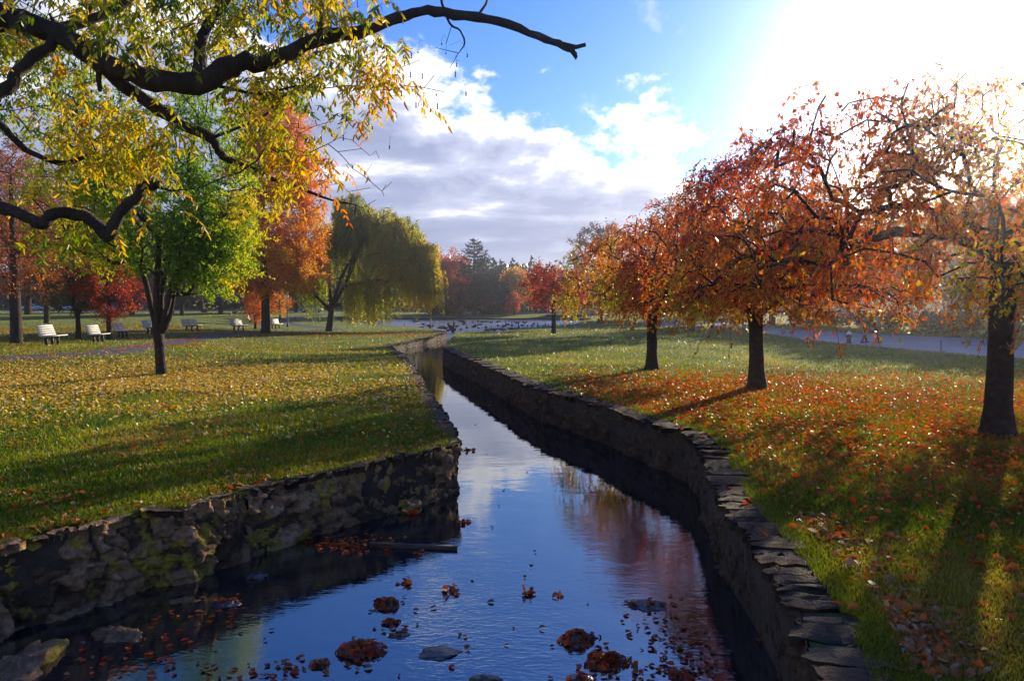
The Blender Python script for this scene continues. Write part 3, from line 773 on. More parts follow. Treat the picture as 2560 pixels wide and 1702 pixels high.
# ---- willow
def willow():
    rg = np.random.default_rng(31); base = gp(823, 828)
    t = tree_obj('willow_tree', 'weeping willow with long yellow green curtains of leaves beside the pond', 'tree', base)
    def rel(px, py, dy=0): return P(px, py, base[1] + dy) - base
    trunk = [(0, 0, -.2), (0, 0, .2), tuple(rel(826, 800)), tuple(rel(828, 780)), tuple(rel(830, 765))]
    st = [trunk, [rel(830, 765), rel(826, 730, .3), rel(822, 680, .5), rel(830, 600, 1), rel(860, 520, 1)],
          [rel(828, 780), rel(812, 762, -.5), rel(790, 740, -1), rel(770, 716, -1.5), rel(745, 690, -2)],
          [rel(830, 765), rel(850, 735, -.8), rel(872, 690, -1), rel(900, 620, -1), rel(930, 550, 0)],
          [rel(830, 765), rel(860, 760, 1), rel(900, 740, 2), rel(950, 700, 2.5), rel(1000, 640, 2.5)],
          [rel(830, 765), rel(838, 740, -1), rel(850, 700, -2.5), rel(870, 660, -4)]]
    lobes = [(.2, rel(880, 540), (2.0, 2.3, 2.2)), (.18, rel(1005, 600), (2.3, 2.4, 1.9)), (.14, rel(1062, 630), (1.2, 2, 1.5)), (.2, rel(960, 640), (3.6, 3.4, 1.8)), (.1, rel(805, 610), (1.4, 2.5, 2.4)), (.1, rel(780, 690), (1.5, 2.0, 1.2)), (.08, rel(1085, 690), (.7, 1.5, 1.2))]
    lobes += [(.22, rel(1040, 680), (2.0, 2.4, 1.6)), (.16, rel(930, 720), (3.0, 2.6, .8)), (.12, rel(870, 600), (2.0, 2.6, 2.2)), (.2, rel(960, 575), (2.3, 2.6, 1.8))]
    T = np.concatenate([shell_targets(int(300 * w), rg, c_ + np.array([0, 0, .7]), r_, .1, zcut=-.6, seed=60 + k) for k, (w, c_, r_) in enumerate(lobes)])
    A, par, nt_, tips = grow(st, None, T, rg, .7, .22, .2, 4, .07, .5)
    rr = [.42, .36, .32, .3, .3] + [.15] * (nt_ - 5)
    wm, r = wood_mesh('trunk', A, par, nt_, rr, .01, BARK, 7, .01, 2.3)
    link('trunk', wm, t)
    m = len(T); n_s = 11
    p0 = np.repeat(T, n_s, 0) + rg.normal(0, .13, (m * n_s, 3)); L = rg.uniform(1.2, 4.0, (m * n_s, 1)); low = p0[:, 2:3] < 5.5
    L = np.where(low, np.minimum(L * 1.3, p0[:, 2:3] - .5 - rg.uniform(0, .9, (m * n_s, 1))), L); L = np.maximum(L, .5)
    d = unit(rg.normal(0, 1, (m * n_s, 3)) * np.array([1, 1, .2])); s = np.linspace(0, 1, 7)
    S = np.stack([p0 + d * (.45 * (1 - (1 - u) ** 2)) + np.array([0, 0, 1]) * (.25 * math.sin(min(u * 6, math.pi)) - L * u ** 1.1) for u in s], 1)
    S = S + rg.normal(0, .02, S.shape)
    link('twigs', strand_wood('twigs', S, .008, L_WILLOW, t), t)
    c, dd, nn, L_, W_ = strand_leaves(S, rg, 22, .26, .075, 1.1, jit=.05)
    hue = .64 + (fbm(c[:, 0] * .5, c[:, 1] * .5, c[:, 2] * .25, seed=19, o=3) - .5) * 1.0 + rg.normal(0, .1, len(c)) + np.repeat(np.repeat(rg.normal(0, .2, m), n_s), 22) + .07 * (c[:, 0] - 3.5) * .6 - .0
    leaves_obj('crown', t, c, dd, nn, L_, W_, hue, L_WILLOW, fine=False)
willow()

# ---- red weeping cherry by the pond and behind the cherries
def mid_tree(px, by, topy, halfpx, mat, seed, label, name='tree', **k):
    b = gp(px, by); s = F / b[1]; H = (by - topy) / s
    broadleaf(name, b, H, halfpx / s, k.pop('tr', max(.12, H * .02)), mat, seed, label, **k)
mid_tree(1384, 833, 655, 85, L_RED, 41, 'small spreading tree with deep red leaves on the grass by the pond', 'cherry_tree', n_t=120, n_s=7, per=12, leaf=.15, zc=3.6, fork=1.9, droop=.9, hue0=.45, tr=.16)
mid_tree(1728, 828, 470, 150, L_BRN, 42, 'broad russet tree behind the cherries near the road', n_t=200, n_s=7, per=11, leaf=.22, hue0=.4, tr=.26, fork=2.6)
mid_tree(1645, 816, 585, 110, L_BRN, 43, 'russet tree behind the straight trunked cherry', n_t=150, n_s=7, per=11, leaf=.22, hue0=.55, tr=.25, fork=2.5)
mid_tree(1500, 808, 545, 95, L_BRN, 44, 'grey brown leaved tree rising at the pond end', n_t=190, n_s=7, per=12, leaf=.24, hue0=.35, zc=8, tr=.3, fork=3)
mid_tree(1930, 812, 385, 130, L_BRN, 45, 'thin crowned bare topped tree behind the middle cherry', n_t=150, n_s=6, per=4, leaf=.2, hue0=.4, tr=.28, fork=4, twig=1.0)

# ---- left background
mid_tree(41, 859, 345, 190, L_BRN, 51, 'tall dark trunked maple with russet leaves at the left edge behind the bench', 'maple_tree', n_t=210, n_s=7, per=8, leaf=.15, hue0=.62, tr=.27, fork=2.6, twig=.8)
mid_tree(196, 848, 628, 105, L_OLIVE, 52, 'low spreading tree with olive and orange leaves between the two nearest benches', n_t=120, n_s=8, per=12, leaf=.12, hue0=.6, tr=.15, fork=1.3, zc=3.6)
mid_tree(273, 849, 640, 90, L_RED, 53, 'low red leaved tree just right of the second bench', n_t=110, n_s=8, per=12, leaf=.12, hue0=.6, tr=.16, fork=1.3, zc=3.3)
mid_tree(117, 808, 520, 160, L_BRN, 54, 'leaning trunked russet maple behind the first bench', 'maple_tree', n_t=180, n_s=7, per=10, leaf=.25, hue0=.75, tr=.26, fork=3, lean=(1.0, 0))
lefts = [(-60, 792, 330, 200, L_BRN, .4), (70, 786, 400, 160, L_BRN, .55), (200, 785, 470, 130, L_BRN, .8), (330, 786, 500, 120, L_BRN, .7), (455, 789, 560, 100, L_OLIVE, .4), (552, 786, 520, 110, L_BRN, .5), (505, 778, 600, 80, L_DARK, .5), (-180, 800, 300, 220, L_BRN, .6), (640, 782, 600, 90, L_RED, .7), (740, 780, 610, 80, L_OLIVE, .7), (880, 779, 600, 90, L_OLIVE, .5)]
names = ['huge brown crowned tree at the far left edge', 'brown leaved tree left of the red maple row', 'red maple behind the low olive tree', 'bright russet tree behind the many stemmed tree', 'olive tree in the gap right of the many stemmed tree', 'brown leaved tree just left of the tall orange tree', 'dark evergreen deep behind the benches', 'red crowned tree out at the left border', 'red tree behind the tall orange tree', 'small olive tree between the orange tree and the willow', 'olive tree behind the willow trunk']
for k, ((px, by, ty, hw, m_, h0), lb) in enumerate(zip(lefts, names)):
    mid_tree(px, by, ty, hw, m_, 70 + k, lb, n_t=190, n_s=8, per=10, leaf=.42, hue0=h0, group='trees behind the left lawn', twig=1.3)
# slim saplings by the orange tree
for k, (px, by, ty, hw, h0, lb) in enumerate([(638, 822, 735, 26, .5, 'slim leaning tree left of the tall orange tree trunk'), (700, 809, 728, 42, .7, 'slim orange tree between the white bench and the lamp post'), (672, 790, 735, 30, .3, 'slim dark stemmed tree behind the orange tree')]):
    mid_tree(px, by, ty, hw, L_MAPLE, 90 + k, lb, n_t=50, n_s=6, per=9, leaf=.2, hue0=h0, tr=.12, fork=1.6, group='saplings by the orange tree')

# ---- far shore
def conifer():
    rg = np.random.default_rng(77); b = gp(1186, 786); s = F / b[1]; H = (786 - 598) / s
    t = tree_obj('conifer_tree', 'tall bare looking conifer with upswept tiered branches beyond the pond', 'tree', b)
    mb = MB(); mb.tube([(0, 0, -.2), (0, 0, H * .5), (0, 0, H)], [.38, .25, .04], 8)
    C_, D_, N_ = [], [], []
    z = H * .3
    while z < H * .985:
        k = (H - z) / (H * .7); L = .35 + 4.9 * k ** .7 * (1 if k < .8 else .8)
        for i in range(7):
            a = rg.uniform(0, 6.28); l = L * rg.uniform(.75, 1.1); u = np.linspace(0, 1, 7)[:, None]
            d = np.array([math.cos(a), math.sin(a), 0]); pts_ = np.array([0, 0, z]) + d * l * u + np.array([0, 0, 1]) * l * (-.12 * u + .38 * u ** 2.2)
            mb.tube(pts_, np.linspace(.07, .02, 7), 4)
            n = int(l * 22); uu = rg.uniform(.15, 1, n); P_ = np.stack([np.interp(uu, u[:, 0], pts_[:, q]) for q in range(3)], 1)
            C_.append(P_ + rg.normal(0, .08, (n, 3))); D_.append(rg.normal(0, .7, (n, 3)) + d * .8 + np.array([0, 0, .4])); N_.append(rg.normal(0, 1, (n, 3)))
        z += H * .042
    link('trunk', mb.mesh('trunk', BARK, True), t)
    C_, D_, N_ = map(np.concatenate, (C_, D_, N_)); n = len(C_)
    leaves_obj('crown', t, C_, D_, N_, rg.uniform(.25, .5, n), np.full(n, .12), rg.random(n), L_DARK, fine=False)
conifer()
far = [(1120, 786, 622, 60, L_MAPLE, .2, 'orange red tree between the willow and the conifer'), (1150, 787, 690, 45, L_DARK, .5, 'dark evergreen left of the conifer trunk'), (1085, 786, 690, 50, L_DARK, .4, 'dark evergreen half behind the willow curtain'),
       (1225, 785, 690, 42, L_DARK, .5, 'dark evergreen right of the conifer trunk'), (1250, 782, 660, 26, L_DARK, .2, 'narrow pointed dark evergreen by the yellow tree'), (1287, 784, 668, 34, L_MAPLE, .95, 'yellow orange tree beyond the pond'),
       (1325, 780, 664, 48, L_DARK, .9, 'dark wide tree behind the yellow orange tree'), (1372, 781, 672, 44, L_RED, .3, 'dark red tree behind the small red tree by the pond'), (1420, 780, 675, 40, L_BRN, .3, 'brown tree left of the pavilion'),
       (1470, 780, 660, 60, L_DARK, .6, 'dark tree behind the pavilion'), (1340, 783, 640, 14, L_BRN, .5, 'thin nearly bare tree rising above the far red trees')]
for k, (px, by, ty, hw, m_, h0, lb) in enumerate(far):
    mid_tree(px, by, ty, hw, m_, 100 + k, lb, n_t=130 if hw > 20 else 14, n_s=6, per=9, leaf=.5 if hw > 20 else .3, hue0=h0, group='trees beyond the pond', twig=1.1, fork=1.5, zc=(by - ty) / (F / gp(px, by)[1]) * .5)
for k, (px, by, ty, hw, h0, lb) in enumerate([(1213, 786.5, 736, 17, .9, 'orange tree, left of three small trees on the far shore'), (1250, 787, 737, 18, .7, 'middle of three small red trees on the far shore'), (1286, 787, 733, 24, .75, 'widest and brightest of three small red trees on the far shore')]):
    mid_tree(px, by, ty, hw, L_RED, 130 + k, lb, n_t=60, n_s=7, per=12, leaf=.2, hue0=h0, tr=.16, fork=1.3, group='small red trees on the far shore', droop=.5, twig=.5)
# right background beyond the road
rights = [(1560, 797, 650, 60, L_BRN, .4), (1610, 796, 640, 70, L_OLIVE, .3), (1700, 793, 630, 80, L_BRN, .3), (1800, 792, 600, 90, L_OLIVE, .2), (1890, 794, 620, 100, L_BRN, .5), (2000, 806, 560, 130, L_OLIVE, .4), (2120, 812, 560, 130, L_BRN, .5), (2250, 816, 540, 150, L_OLIVE, .3), (2390, 822, 500, 170, L_BRN, .4), (2540, 828, 480, 180, L_OLIVE, .4), (2720, 830, 420, 200, L_BRN, .4)]
rl = ['brown tree at the right end of the pond', 'olive tree where the road starts', 'brown tree over the far bend of the road', 'dark olive tree behind the middle cherry trunk', 'russet tree right of the middle cherry trunk', 'olive tree above the grass island', 'brown tree behind the two walkers', 'dark olive tree right of the two walkers', 'brown tree left of the nearest cherry trunk', 'olive tree behind the nearest cherry trunk', 'brown tree at the right border']
for k, ((px, by, ty, hw, m_, h0), lb) in enumerate(zip(rights, rl)):
    mid_tree(px, by, ty, hw, m_, 150 + k, lb, n_t=190, n_s=8, per=10, leaf=.38, hue0=h0, group='trees behind the road', twig=1.2, zc=None, fork=1.6)
# far-off wood closing the view, one mass
def woods(name, arcs, seed, mat, hue0):
    rg = np.random.default_rng(seed); C_ = []
    for (x0, y0, x1, y1, hh, n) in arcs:
        u = rg.random(n); x = x0 + (x1 - x0) * u; y = y0 + (y1 - y0) * u + rg.normal(0, 4, n)
        top = hh * (.55 + .8 * fbm(x * .09, y * .09, seed=seed, o=3)); z = top * rg.random(n) ** .9
        C_.append(np.stack([x, y, z], 1))
    C_ = np.concatenate(C_); n = len(C_)
    o = link(name, leaf_mesh(name, C_, rg.normal(0, 1, (n, 3)), rg.normal(0, 1, (n, 3)), rg.uniform(.9, 2.0, n), rg.uniform(.6, 1.2, n), hue0 + rg.normal(0, .2, n) + .5 * (fbm(C_[:, 0] * .06, C_[:, 2] * .1, seed=4) - .5), mat, fine=False))
    tag(o, 'dense wood of dark trees closing the view', 'woods', None, 'stuff')
woods('far_woods', [(-260, 215, 60, 200, 12, 45000), (60, 200, 130, 90, 13, 16000), (60, 95, 95, 20, 14, 9000)], 8, L_DARK, .6)

# hedge-like shrubs on the far side of the right road
for k, (px, by, ty, hw) in enumerate([(1760, 797, 770, 40), (2050, 818, 780, 70), (2200, 826, 782, 80), (2360, 838, 780, 90)]):
    mid_tree(px, by, ty, hw, L_DARK, 180 + k, ['low dark shrub at the bend of the road', 'dark shrub on the grass island', 'dark shrub behind the two walkers', 'dark shrub by the road left of the nearest cherry'][k], 'shrub', cat_='shrub', n_t=70, n_s=7, per=12, leaf=.2, hue0=.7, fork=.3, tr=.06, group='shrubs along the road', twig=.5)

# ------------------------------------------------------------------ the big tree overhanging from the left
def overhang():
    rg = np.random.default_rng(3); base = np.array([-7.0, 6.2, float(hgt(-7.0, 6.2))])
    t = tree_obj('overhanging_tree', 'large tree at the left whose dark limbs and yellow leaves overhang the view', 'tree', base)
    def W(l, Y0, Y1):
        n = len(l); return [P(x, y, Y0 + (Y1 - Y0) * k / (n - 1)) - base for k, (x, y) in enumerate(l)]
    zt = 3.6
    trunk = [np.array(p) for p in [(0, 0, -.2), (0, 0, .2), (.05, 0, 1.0), (.1, 0, 1.9), (.05, 0, 2.8), (.2, 0, zt), (.1, .05, 4.6), (-.3, .2, 6.0)]]
    L1 = [trunk[5]] + [P(-420, 30, 6.1) - base] + W([(-150, 10), (0, 45), (62, 62), (127, 80), (200, 120), (254, 157), (330, 183), (424, 205), (500, 212)], 6.0, 6.0) + W([(560, 178), (594, 160), (660, 157), (730, 128), (805, 95), (870, 82), (940, 66), (1000, 45), (1050, 30), (1110, 34), (1190, 44), (1270, 62), (1345, 90), (1395, 112), (1432, 128)], 6.0, 6.3)
    R1 = [.18, .13, .115, .1, .09, .085, .085, .08, .08, .08, .085, .088, .075, .066, .06, .056, .05, .046, .044, .04, .043, .04, .036, .032, .028, .028, .026]
    tipa = [L1[-2]] + W([(1440, 118), (1464, 112)], 6.3, 6.3); tipb = [L1[-1]] + W([(1442, 146), (1440, 132)], 6.3, 6.3)
    L2 = W([(254, 170), (318, 222), (403, 278), (466, 316), (526, 345), (547, 380), (572, 400), (627, 420), (680, 447), (742, 468), (827, 500), (890, 512)], 6.0, 6.9)
    R2 = [.05, .052, .05, .045, .042, .034, .03, .026, .02, .016, .011, .007]
    L3 = [trunk[5]] + [P(-300, 260, 6) - base] + W([(-60, 240), (13, 224), (42, 182), (85, 142), (127, 112), (135, 60)], 5.8, 6.0); R3 = [.1, .08, .06, .05, .048, .045, .042, .02]
    L4 = [trunk[4]] + [P(-250, 330, 6) - base] + W([(-40, 300), (10, 320), (64, 374), (148, 408), (215, 392), (240, 380)], 6, 6.3); R4 = [.06, .045, .03, .026, .024, .02, .015, .008]
    L5 = [trunk[3]] + [P(-330, 500, 6) - base] + W([(-60, 500), (0, 518), (64, 540), (102, 562), (127, 540), (191, 536), (237, 556), (271, 592), (290, 548), (339, 494), (369, 468), (407, 458)], 6.0, 6.1); R5 = [.09, .07, .055, .05, .046, .05, .046, .046, .047, .05, .046, .044, .046, .038]
    L6 = W([(127, 80), (200, 60), (300, 20), (380, -60)], 6, 6.4); R6 = [.05, .04, .035, .03]
    L7 = W([(805, 95), (800, 40), (810, -40)], 6.1, 6.2); R7 = [.04, .03, .026]
    L8 = W([(1197, 44), (1215, 10), (1225, -20)], 6.2, 6.25); R8 = [.016, .012, .01]
    L9 = W([(1115, 42), (1130, 66), (1150, 78), (1162, 108), (1146, 134)], 6.2, 6.2); R9 = [.012, .011, .009, .008, .004]
    L10 = W([(424, 205), (500, 205), (590, 225), (660, 235), (740, 215), (800, 222)], 6, 6.2); R10 = [.02, .018, .015, .012, .009, .005]
    L11 = W([(530, 345), (600, 318), (660, 290), (700, 250), (730, 225)], 6.3, 6.3); R11 = [.015, .012, .01, .007, .004]
    L12 = W([(500, 212), (498, 120), (520, 60), (560, 10), (600, -60)], 6, 6.4); R12 = [.055, .045, .04, .035, .03]
    L13 = W([(388, 482), (430, 478), (500, 470)], 6.1, 6.1); R13 = [.012, .008, .004]
    L14 = W([(240, 165), (246, 200), (250, 228)], 6, 5.95); R14 = [.03, .022, .016]
    L15 = W([(100, 560), (110, 575)], 6, 6); R15 = [.04, .02]
    L16 = W([(1114, 46), (1105, 10), (1100, -20)], 6.2, 6.2); R16 = [.014, .012, .01]
    stems = [trunk]; rr = [.36, .3, .26, .24, .22, .2, .15, .08]
    for L_, R_ in ((L1, R1), (tipa, [.02, .02, .018]), (tipb, [.02, .018, .01]), (L2, R2), (L3, R3), (L4, R4), (L5, R5), (L6, R6), (L7, R7), (L8, R8), (L9, R9), (L10, R10), (L11, R11), (L12, R12), (L13, R13), (L14, R14), (L16, R16)):
        a = np.array(L_); n = len(a)
        if n > 4:   # subdivide and roughen
            u = np.linspace(0, n - 1, (n - 1) * 3 + 1); a2 = cat(a, 3); r2 = np.interp(u, range(n), R_[:n]) * (1 + rg.normal(0, .05, len(u))); a2 = a2 + rg.normal(0, 1, a2.shape) * r2[:, None] * .14; a2[0] = a[0]
        else: a2, r2 = a, np.array(R_[:n])
        stems.append(list(a2)); rr += list(r2[1:])
    def reg(n, x0, x1, y0, y1, Ya, Yb, seed):
        o = []
        while len(o) < n:
            x, y = rg.uniform(x0, x1), rg.uniform(y0, y1)
            if vnoise(np.array(x / 70.), np.array(y / 70.), seed=seed) > .36: o.append(P(x, y, rg.uniform(Ya, Yb)) - base)
        return o
    T = reg(58, -250, 640, -140, 100, 5.4, 7.2, 1) + reg(26, 540, 900, -80, 70, 5.6, 6.8, 2) + reg(12, 860, 1010, 95, 230, 5.9, 6.4, 3) + reg(28, 150, 430, 330, 470, 5.9, 6.8, 4) + reg(24, 570, 850, 200, 430, 5.9, 6.9, 5) + reg(6, -100, 420, 210, 330, 5.8, 7.0, 6) + reg(10, 640, 800, 110, 230, 6.1, 6.6, 7) + reg(4, 80, 420, 500, 600, 6.0, 6.8, 8) + reg(85, -150, 560, -90, 160, 7.4, 10.0, 9) + reg(58, -150, 400, 40, 330, 8.5, 11.0, 12) + reg(12, 560, 820, 0, 200, 7.6, 9.5, 10)
    T = np.array(T)
    bare = np.array([P(x, y, rg.uniform(6.6, 7.3)) - base for x, y in [(868, 330), (880, 350), (905, 372), (925, 390), (940, 378), (948, 396), (930, 410), (910, 440), (880, 420), (965, 462), (980, 455), (960, 490), (940, 500), (905, 520), (850, 460), (860, 395), (845, 380), (925, 470), (885, 545), (820, 360), (870, 480), (955, 478)]])
    bare = np.concatenate([bare, np.array([P(rg.uniform(-40, 880), rg.uniform(-20, 480), rg.uniform(5.8, 7.2)) - base for _ in range(70)])])
    podT = np.array([P(x, y, rg.uniform(6.0, 6.4)) - base for x, y in [(1000, 170), (1050, 150), (1090, 120), (1115, 110), (1085, 190), (1125, 170), (1060, 220), (1110, 230), (1010, 215), (940, 190), (960, 120), (900, 30), (850, 40), (1060, 30), (1080, 20), (1000, 40)]])
    A, par, nt_, tips = grow(stems, None, np.concatenate([T, bare, podT]), rg, .3, .06, .12, 4, .1, .15)
    rr = rr[:nt_] + [.05] * max(0, nt_ - len(rr))
    wm, r = wood_mesh('trunk', A, par, nt_, rr, .0022, BARK, 9, .0028, 2.2, .06, stems_r=-1)
    link('trunk', wm, t)
    # compound leaves
    m = len(T) * 6; p0 = np.repeat(T, 6, 0) + rg.normal(0, .13, (m, 3)); d = rg.normal(0, 1, (m, 3)); d[:, 2] = d[:, 2] * .4; d = unit(d)
    Ls = rg.uniform(.2, .34, (m, 1)); s = np.linspace(0, 1, 6)
    S = np.stack([p0 + d * Ls * u * (1 - .25 * u) + np.array([0, 0, -.55]) * Ls * u ** 2 for u in s], 1)
    link('twigs', strand_wood('twigs', S, .0018, BARK, t), t)
    npair = 6; uu = (np.arange(npair) + .8) / npair; C_, D_, N_, L_, H_ = [], [], [], [], []
    hl = rg.normal(0, .13, m); px_ = p0[:, 0] + base[0]
    h0 = .5 + .6 * (fbm(p0[:, 0] * 1.5, p0[:, 1] * 1.5, p0[:, 2] * 1.5, seed=5, o=2) - .5) * 1.6 + hl + .08 * (px_ + 3)
    for u in uu:
        k = u * 5; i = min(int(k), 4); f = k - i; c = S[:, i] * (1 - f) + S[:, i + 1] * f; tt = unit(S[:, i + 1] - S[:, i]); sdv = unit(np.cross(tt, np.array([0, 0, 1.0]) + rg.normal(0, .1, (m, 3))))
        for sg in (-1, 1):
            keep = rg.random(m) > .12
            dd = unit(sdv * sg * .8 + tt * .45 + np.array([0, 0, -.75]) + rg.normal(0, .22, (m, 3)))
            C_.append(c[keep]); D_.append(dd[keep]); N_.append(unit(np.cross(dd, tt) + rg.normal(0, .5, (m, 3)))[keep]); L_.append(rg.uniform(.045, .092, m)[keep]); H_.append((h0 + rg.normal(0, .06, m))[keep])
    C_, D_, N_, L_, H_ = map(np.concatenate, (C_, D_, N_, L_, H_))
    leaves_obj('crown', t, C_, D_, N_, L_, L_ * .31, H_, L_OVER)
    # hanging seed pods
    for p in list(podT[:12]) * 2 + [P(rg.uniform(200, 960), rg.uniform(60, 330), rg.uniform(5.8, 6.4)) - base for _ in range(26)]:
        q = p + rg.normal(0, .07, 3); L = rg.uniform(.04, .1); dx = rg.normal(0, .6, 2)
        pl = [q, q + np.array([dx[0] * L, dx[1] * L, .02]), q + np.array([dx[0] * L * 1.5, dx[1] * L * 1.5, -L * .5]), q + np.array([dx[0] * L * 1.6, dx[1] * L, -L])]
        mb = MB(); mb.tube(pl, .0012, 3)
        for k in range(rg.integers(1, 4)): mb.ball(pl[-1] - np.array([0, 0, .01 * k * 1.6]), .0062, 6, 5, (1, 1, 1.35))
        mb.build('seed_pod', BARK, t, True)
overhang()

# ------------------------------------------------------------------ fallen leaves and grass
def litter(name, n, sampler, mat, size, seed, hsh=0.0, tilt=.45, zoff=.012):
    rg = np.random.default_rng(seed); x, y = sampler(rg, n)
    k = ~inpoly(x, y, WPOLY); x, y = x[k], y[k]; d = dline(x, y, WPOLY); 
    dr = dline(x, y, np.array(RIGHT)); k = (dr > .5) & (d > .1) | (rg.random(len(x)) < .12); k &= ~((x > 2) & (y > 28) & inpoly(x, y, ROADR) & (rg.random(len(x)) < .9)); x, y = x[k], y[k]
    z = hgt(x, y) + zoff + np.abs(rg.normal(0, .015, len(x))); m = len(x)
    nn = unit(np.stack([rg.normal(0, tilt, m), rg.normal(0, tilt, m), np.ones(m)], 1)); a = rg.uniform(0, 6.283, m)
    D = unit(np.cross(nn, np.stack([np.cos(a), np.sin(a), 0 * a], 1))); L = size * rg.uniform(.6, 1.3, m)
    hue = np.clip(rg.beta(1.3, 1.3, m) + hsh, 0, 1)
    c = np.stack([x, y, z + .01], 1) - D * L[:, None] * .5
    me = leaf_mesh(name, c, D, nn, L, L * rg.uniform(.5, .95, m), hue, mat, True, rg.uniform(-.1, .35), .2)
    o = link(name, me); return o

def near_r(rg, n):
    # denser towards the camera, under the cherries
    y = 4.2 + 26 * rg.random(n * 3) ** 1.15; x = rg.uniform(1.5, 17, n * 3)
    w = (.25 + .75 * np.exp(-((x - 8) ** 2 / 30 + (y - 14.5) ** 2 / 50)) * 1.3 + .5 * np.exp(-((x - 5.5) ** 2 + (y - 19) ** 2) / 18)) * ss(28, 20, y) * (.35 + 1.1 * fbm(x * .5, y * .5, seed=71, o=3)) * (.7 + .3 * ss(6, 10, y))
    k = rg.random(n * 3) < w * 1.0; return x[k][:n], y[k][:n]
tag(litter('fallen_leaves', 31000, near_r, L_LITTER, .088, 201, -.1, .55), 'red and tan leaves scattered over the right bank', 'fallen leaves', None, 'stuff')
def near_l(rg, n):
    b = gp(403, 939); y = rg.normal(b[1] - 1.5, 3.2, n * 2); x = rg.normal(b[0] + .5, 5.2, n * 2); k = (y > 12) & (fbm(x * .4, y * .4, seed=72, o=3) > .5 - .25 * rg.random(n * 2)); return x[k][:n], y[k][:n]
tag(litter('fallen_leaves', 23000, near_l, L_LITTERY, .085, 202, 0, .5, .03), 'yellow leaves carpeting the grass round the many stemmed tree', 'fallen leaves', None, 'stuff')
def sparse_l(rg, n):
    y = 6 + 34 * rg.random(n) ** 1.3; x = rg.uniform(-1.1, -.05, n) * (y * .75 + 2); k = fbm(x * .7, y * .7, seed=77, o=3) > .62 - .35 * rg.random(n); return x[k], y[k]
tag(litter('fallen_leaves', 16000, sparse_l, L_LITTER, .07, 203, .15), 'mixed leaves scattered thinly over the left lawn', 'fallen leaves', None, 'stuff')
def far_l_(rg, n):
    y = rg.uniform(34, 78, n); x = rg.uniform(-1, -.1, n) * y * .75; k = (fbm(x * .12, y * .12, seed=75, o=3) > .5) & ((x < -y * .42) | (rg.random(n) < .2)) | (np.abs(y - bo[1]) < 5); return x[k], y[k]
tag(litter('fallen_leaves', 22000, far_l_, L_LITTER, .11, 204, -.1), 'rusty leaf litter under the far left trees', 'fallen leaves', None, 'stuff')
def edge_r(rg, n):
    L = np.array(RIGHT[9:20]); i = rg.integers(4, len(L) - 1, n); u = rg.random(n)[:, None]; p = L[i] * (1 - u) + L[i + 1] * u
    return p[:, 0] + .62 + np.abs(rg.normal(0, .3, n)), p[:, 1] + rg.normal(0, .15, n)
tag(litter('fallen_leaves', 1500, edge_r, L_LITTER, .085, 206, .22), 'tan leaves heaped beside the flat stones of the right wall', 'fallen leaves', None, 'stuff')
def edge_(rg, n):
    L = np.array(LEFT[2:16]); i = rg.integers(0, len(L) - 1, n); u = rg.random(n)[:, None]; p = L[i] * (1 - u) + L[i + 1] * u
    return p[:, 0] - np.abs(rg.normal(0, .35, n)), p[:, 1] + rg.normal(0, .2, n)
tag(litter('fallen_leaves', 500, edge_, L_LITTER, .075, 205, .1), 'red leaves caught along the left wall edge', 'fallen leaves', None, 'stuff')

def grass(n, seed):
    rg = np.random.default_rng(seed); n2 = int(n * 1.0)
    # density falls with distance
    y = 3.6 / (1 - rg.random(n2) * (1 - 3.6 / 75.0)); x = rg.uniform(-1.05, 1.05, n2) * (y * .74 + .8)
    k = ~inpoly(x, y, WPOLY); x, y = x[k], y[k]; dr = dline(x, y, np.array(RIGHT)); dl = dline(x, y, np.array(LEFT)); k = (dr > .42 + .12 * rg.random(len(x))) & (dl > .1 + .15 * rg.random(len(x))); x, y = x[k], y[k]
    k = ~(inpoly(x, y, RIB1)); x, y = x[k], y[k]
    ex = inpoly(x, y, ROADR) | inpoly(x, y, RIB2); x, y = x[~ex], y[~ex]
    m = len(x); z = hgt(x, y) - .004; sc = 1 + y * .03
    h = .042 * rg.uniform(.5, 1.4, m) * sc * (.7 + .8 * fbm(x * 1.2, y * 1.2, seed=81, o=3)); w = .0055 * sc * rg.uniform(.7, 1.4, m) * 1.5
    a = rg.uniform(0, 6.283, m); ln = rg.normal(0, .45, (m, 2)); b = np.stack([x, y, z], 1); s = np.stack([np.cos(a), np.sin(a), 0 * a], 1) * w[:, None]
    tip = b + np.stack([ln[:, 0] * h, ln[:, 1] * h, h], 1)
    V = np.stack([b - s, b + s, tip], 1).reshape(-1, 3)
    hue = np.clip(.46 + (fbm(x * .5, y * .5, seed=83, o=4) - .5) * 1.5 + rg.normal(0, .2, m), 0, 1)
    me = np_mesh('grass', V, np.arange(m * 3), np.full(m, 3), L_GRASS, {'hue': np.repeat(hue, 3)})
    tag(link('grass', me), 'short green lawn grass on both banks', 'grass', None, 'stuff')
grass(800000, 301)
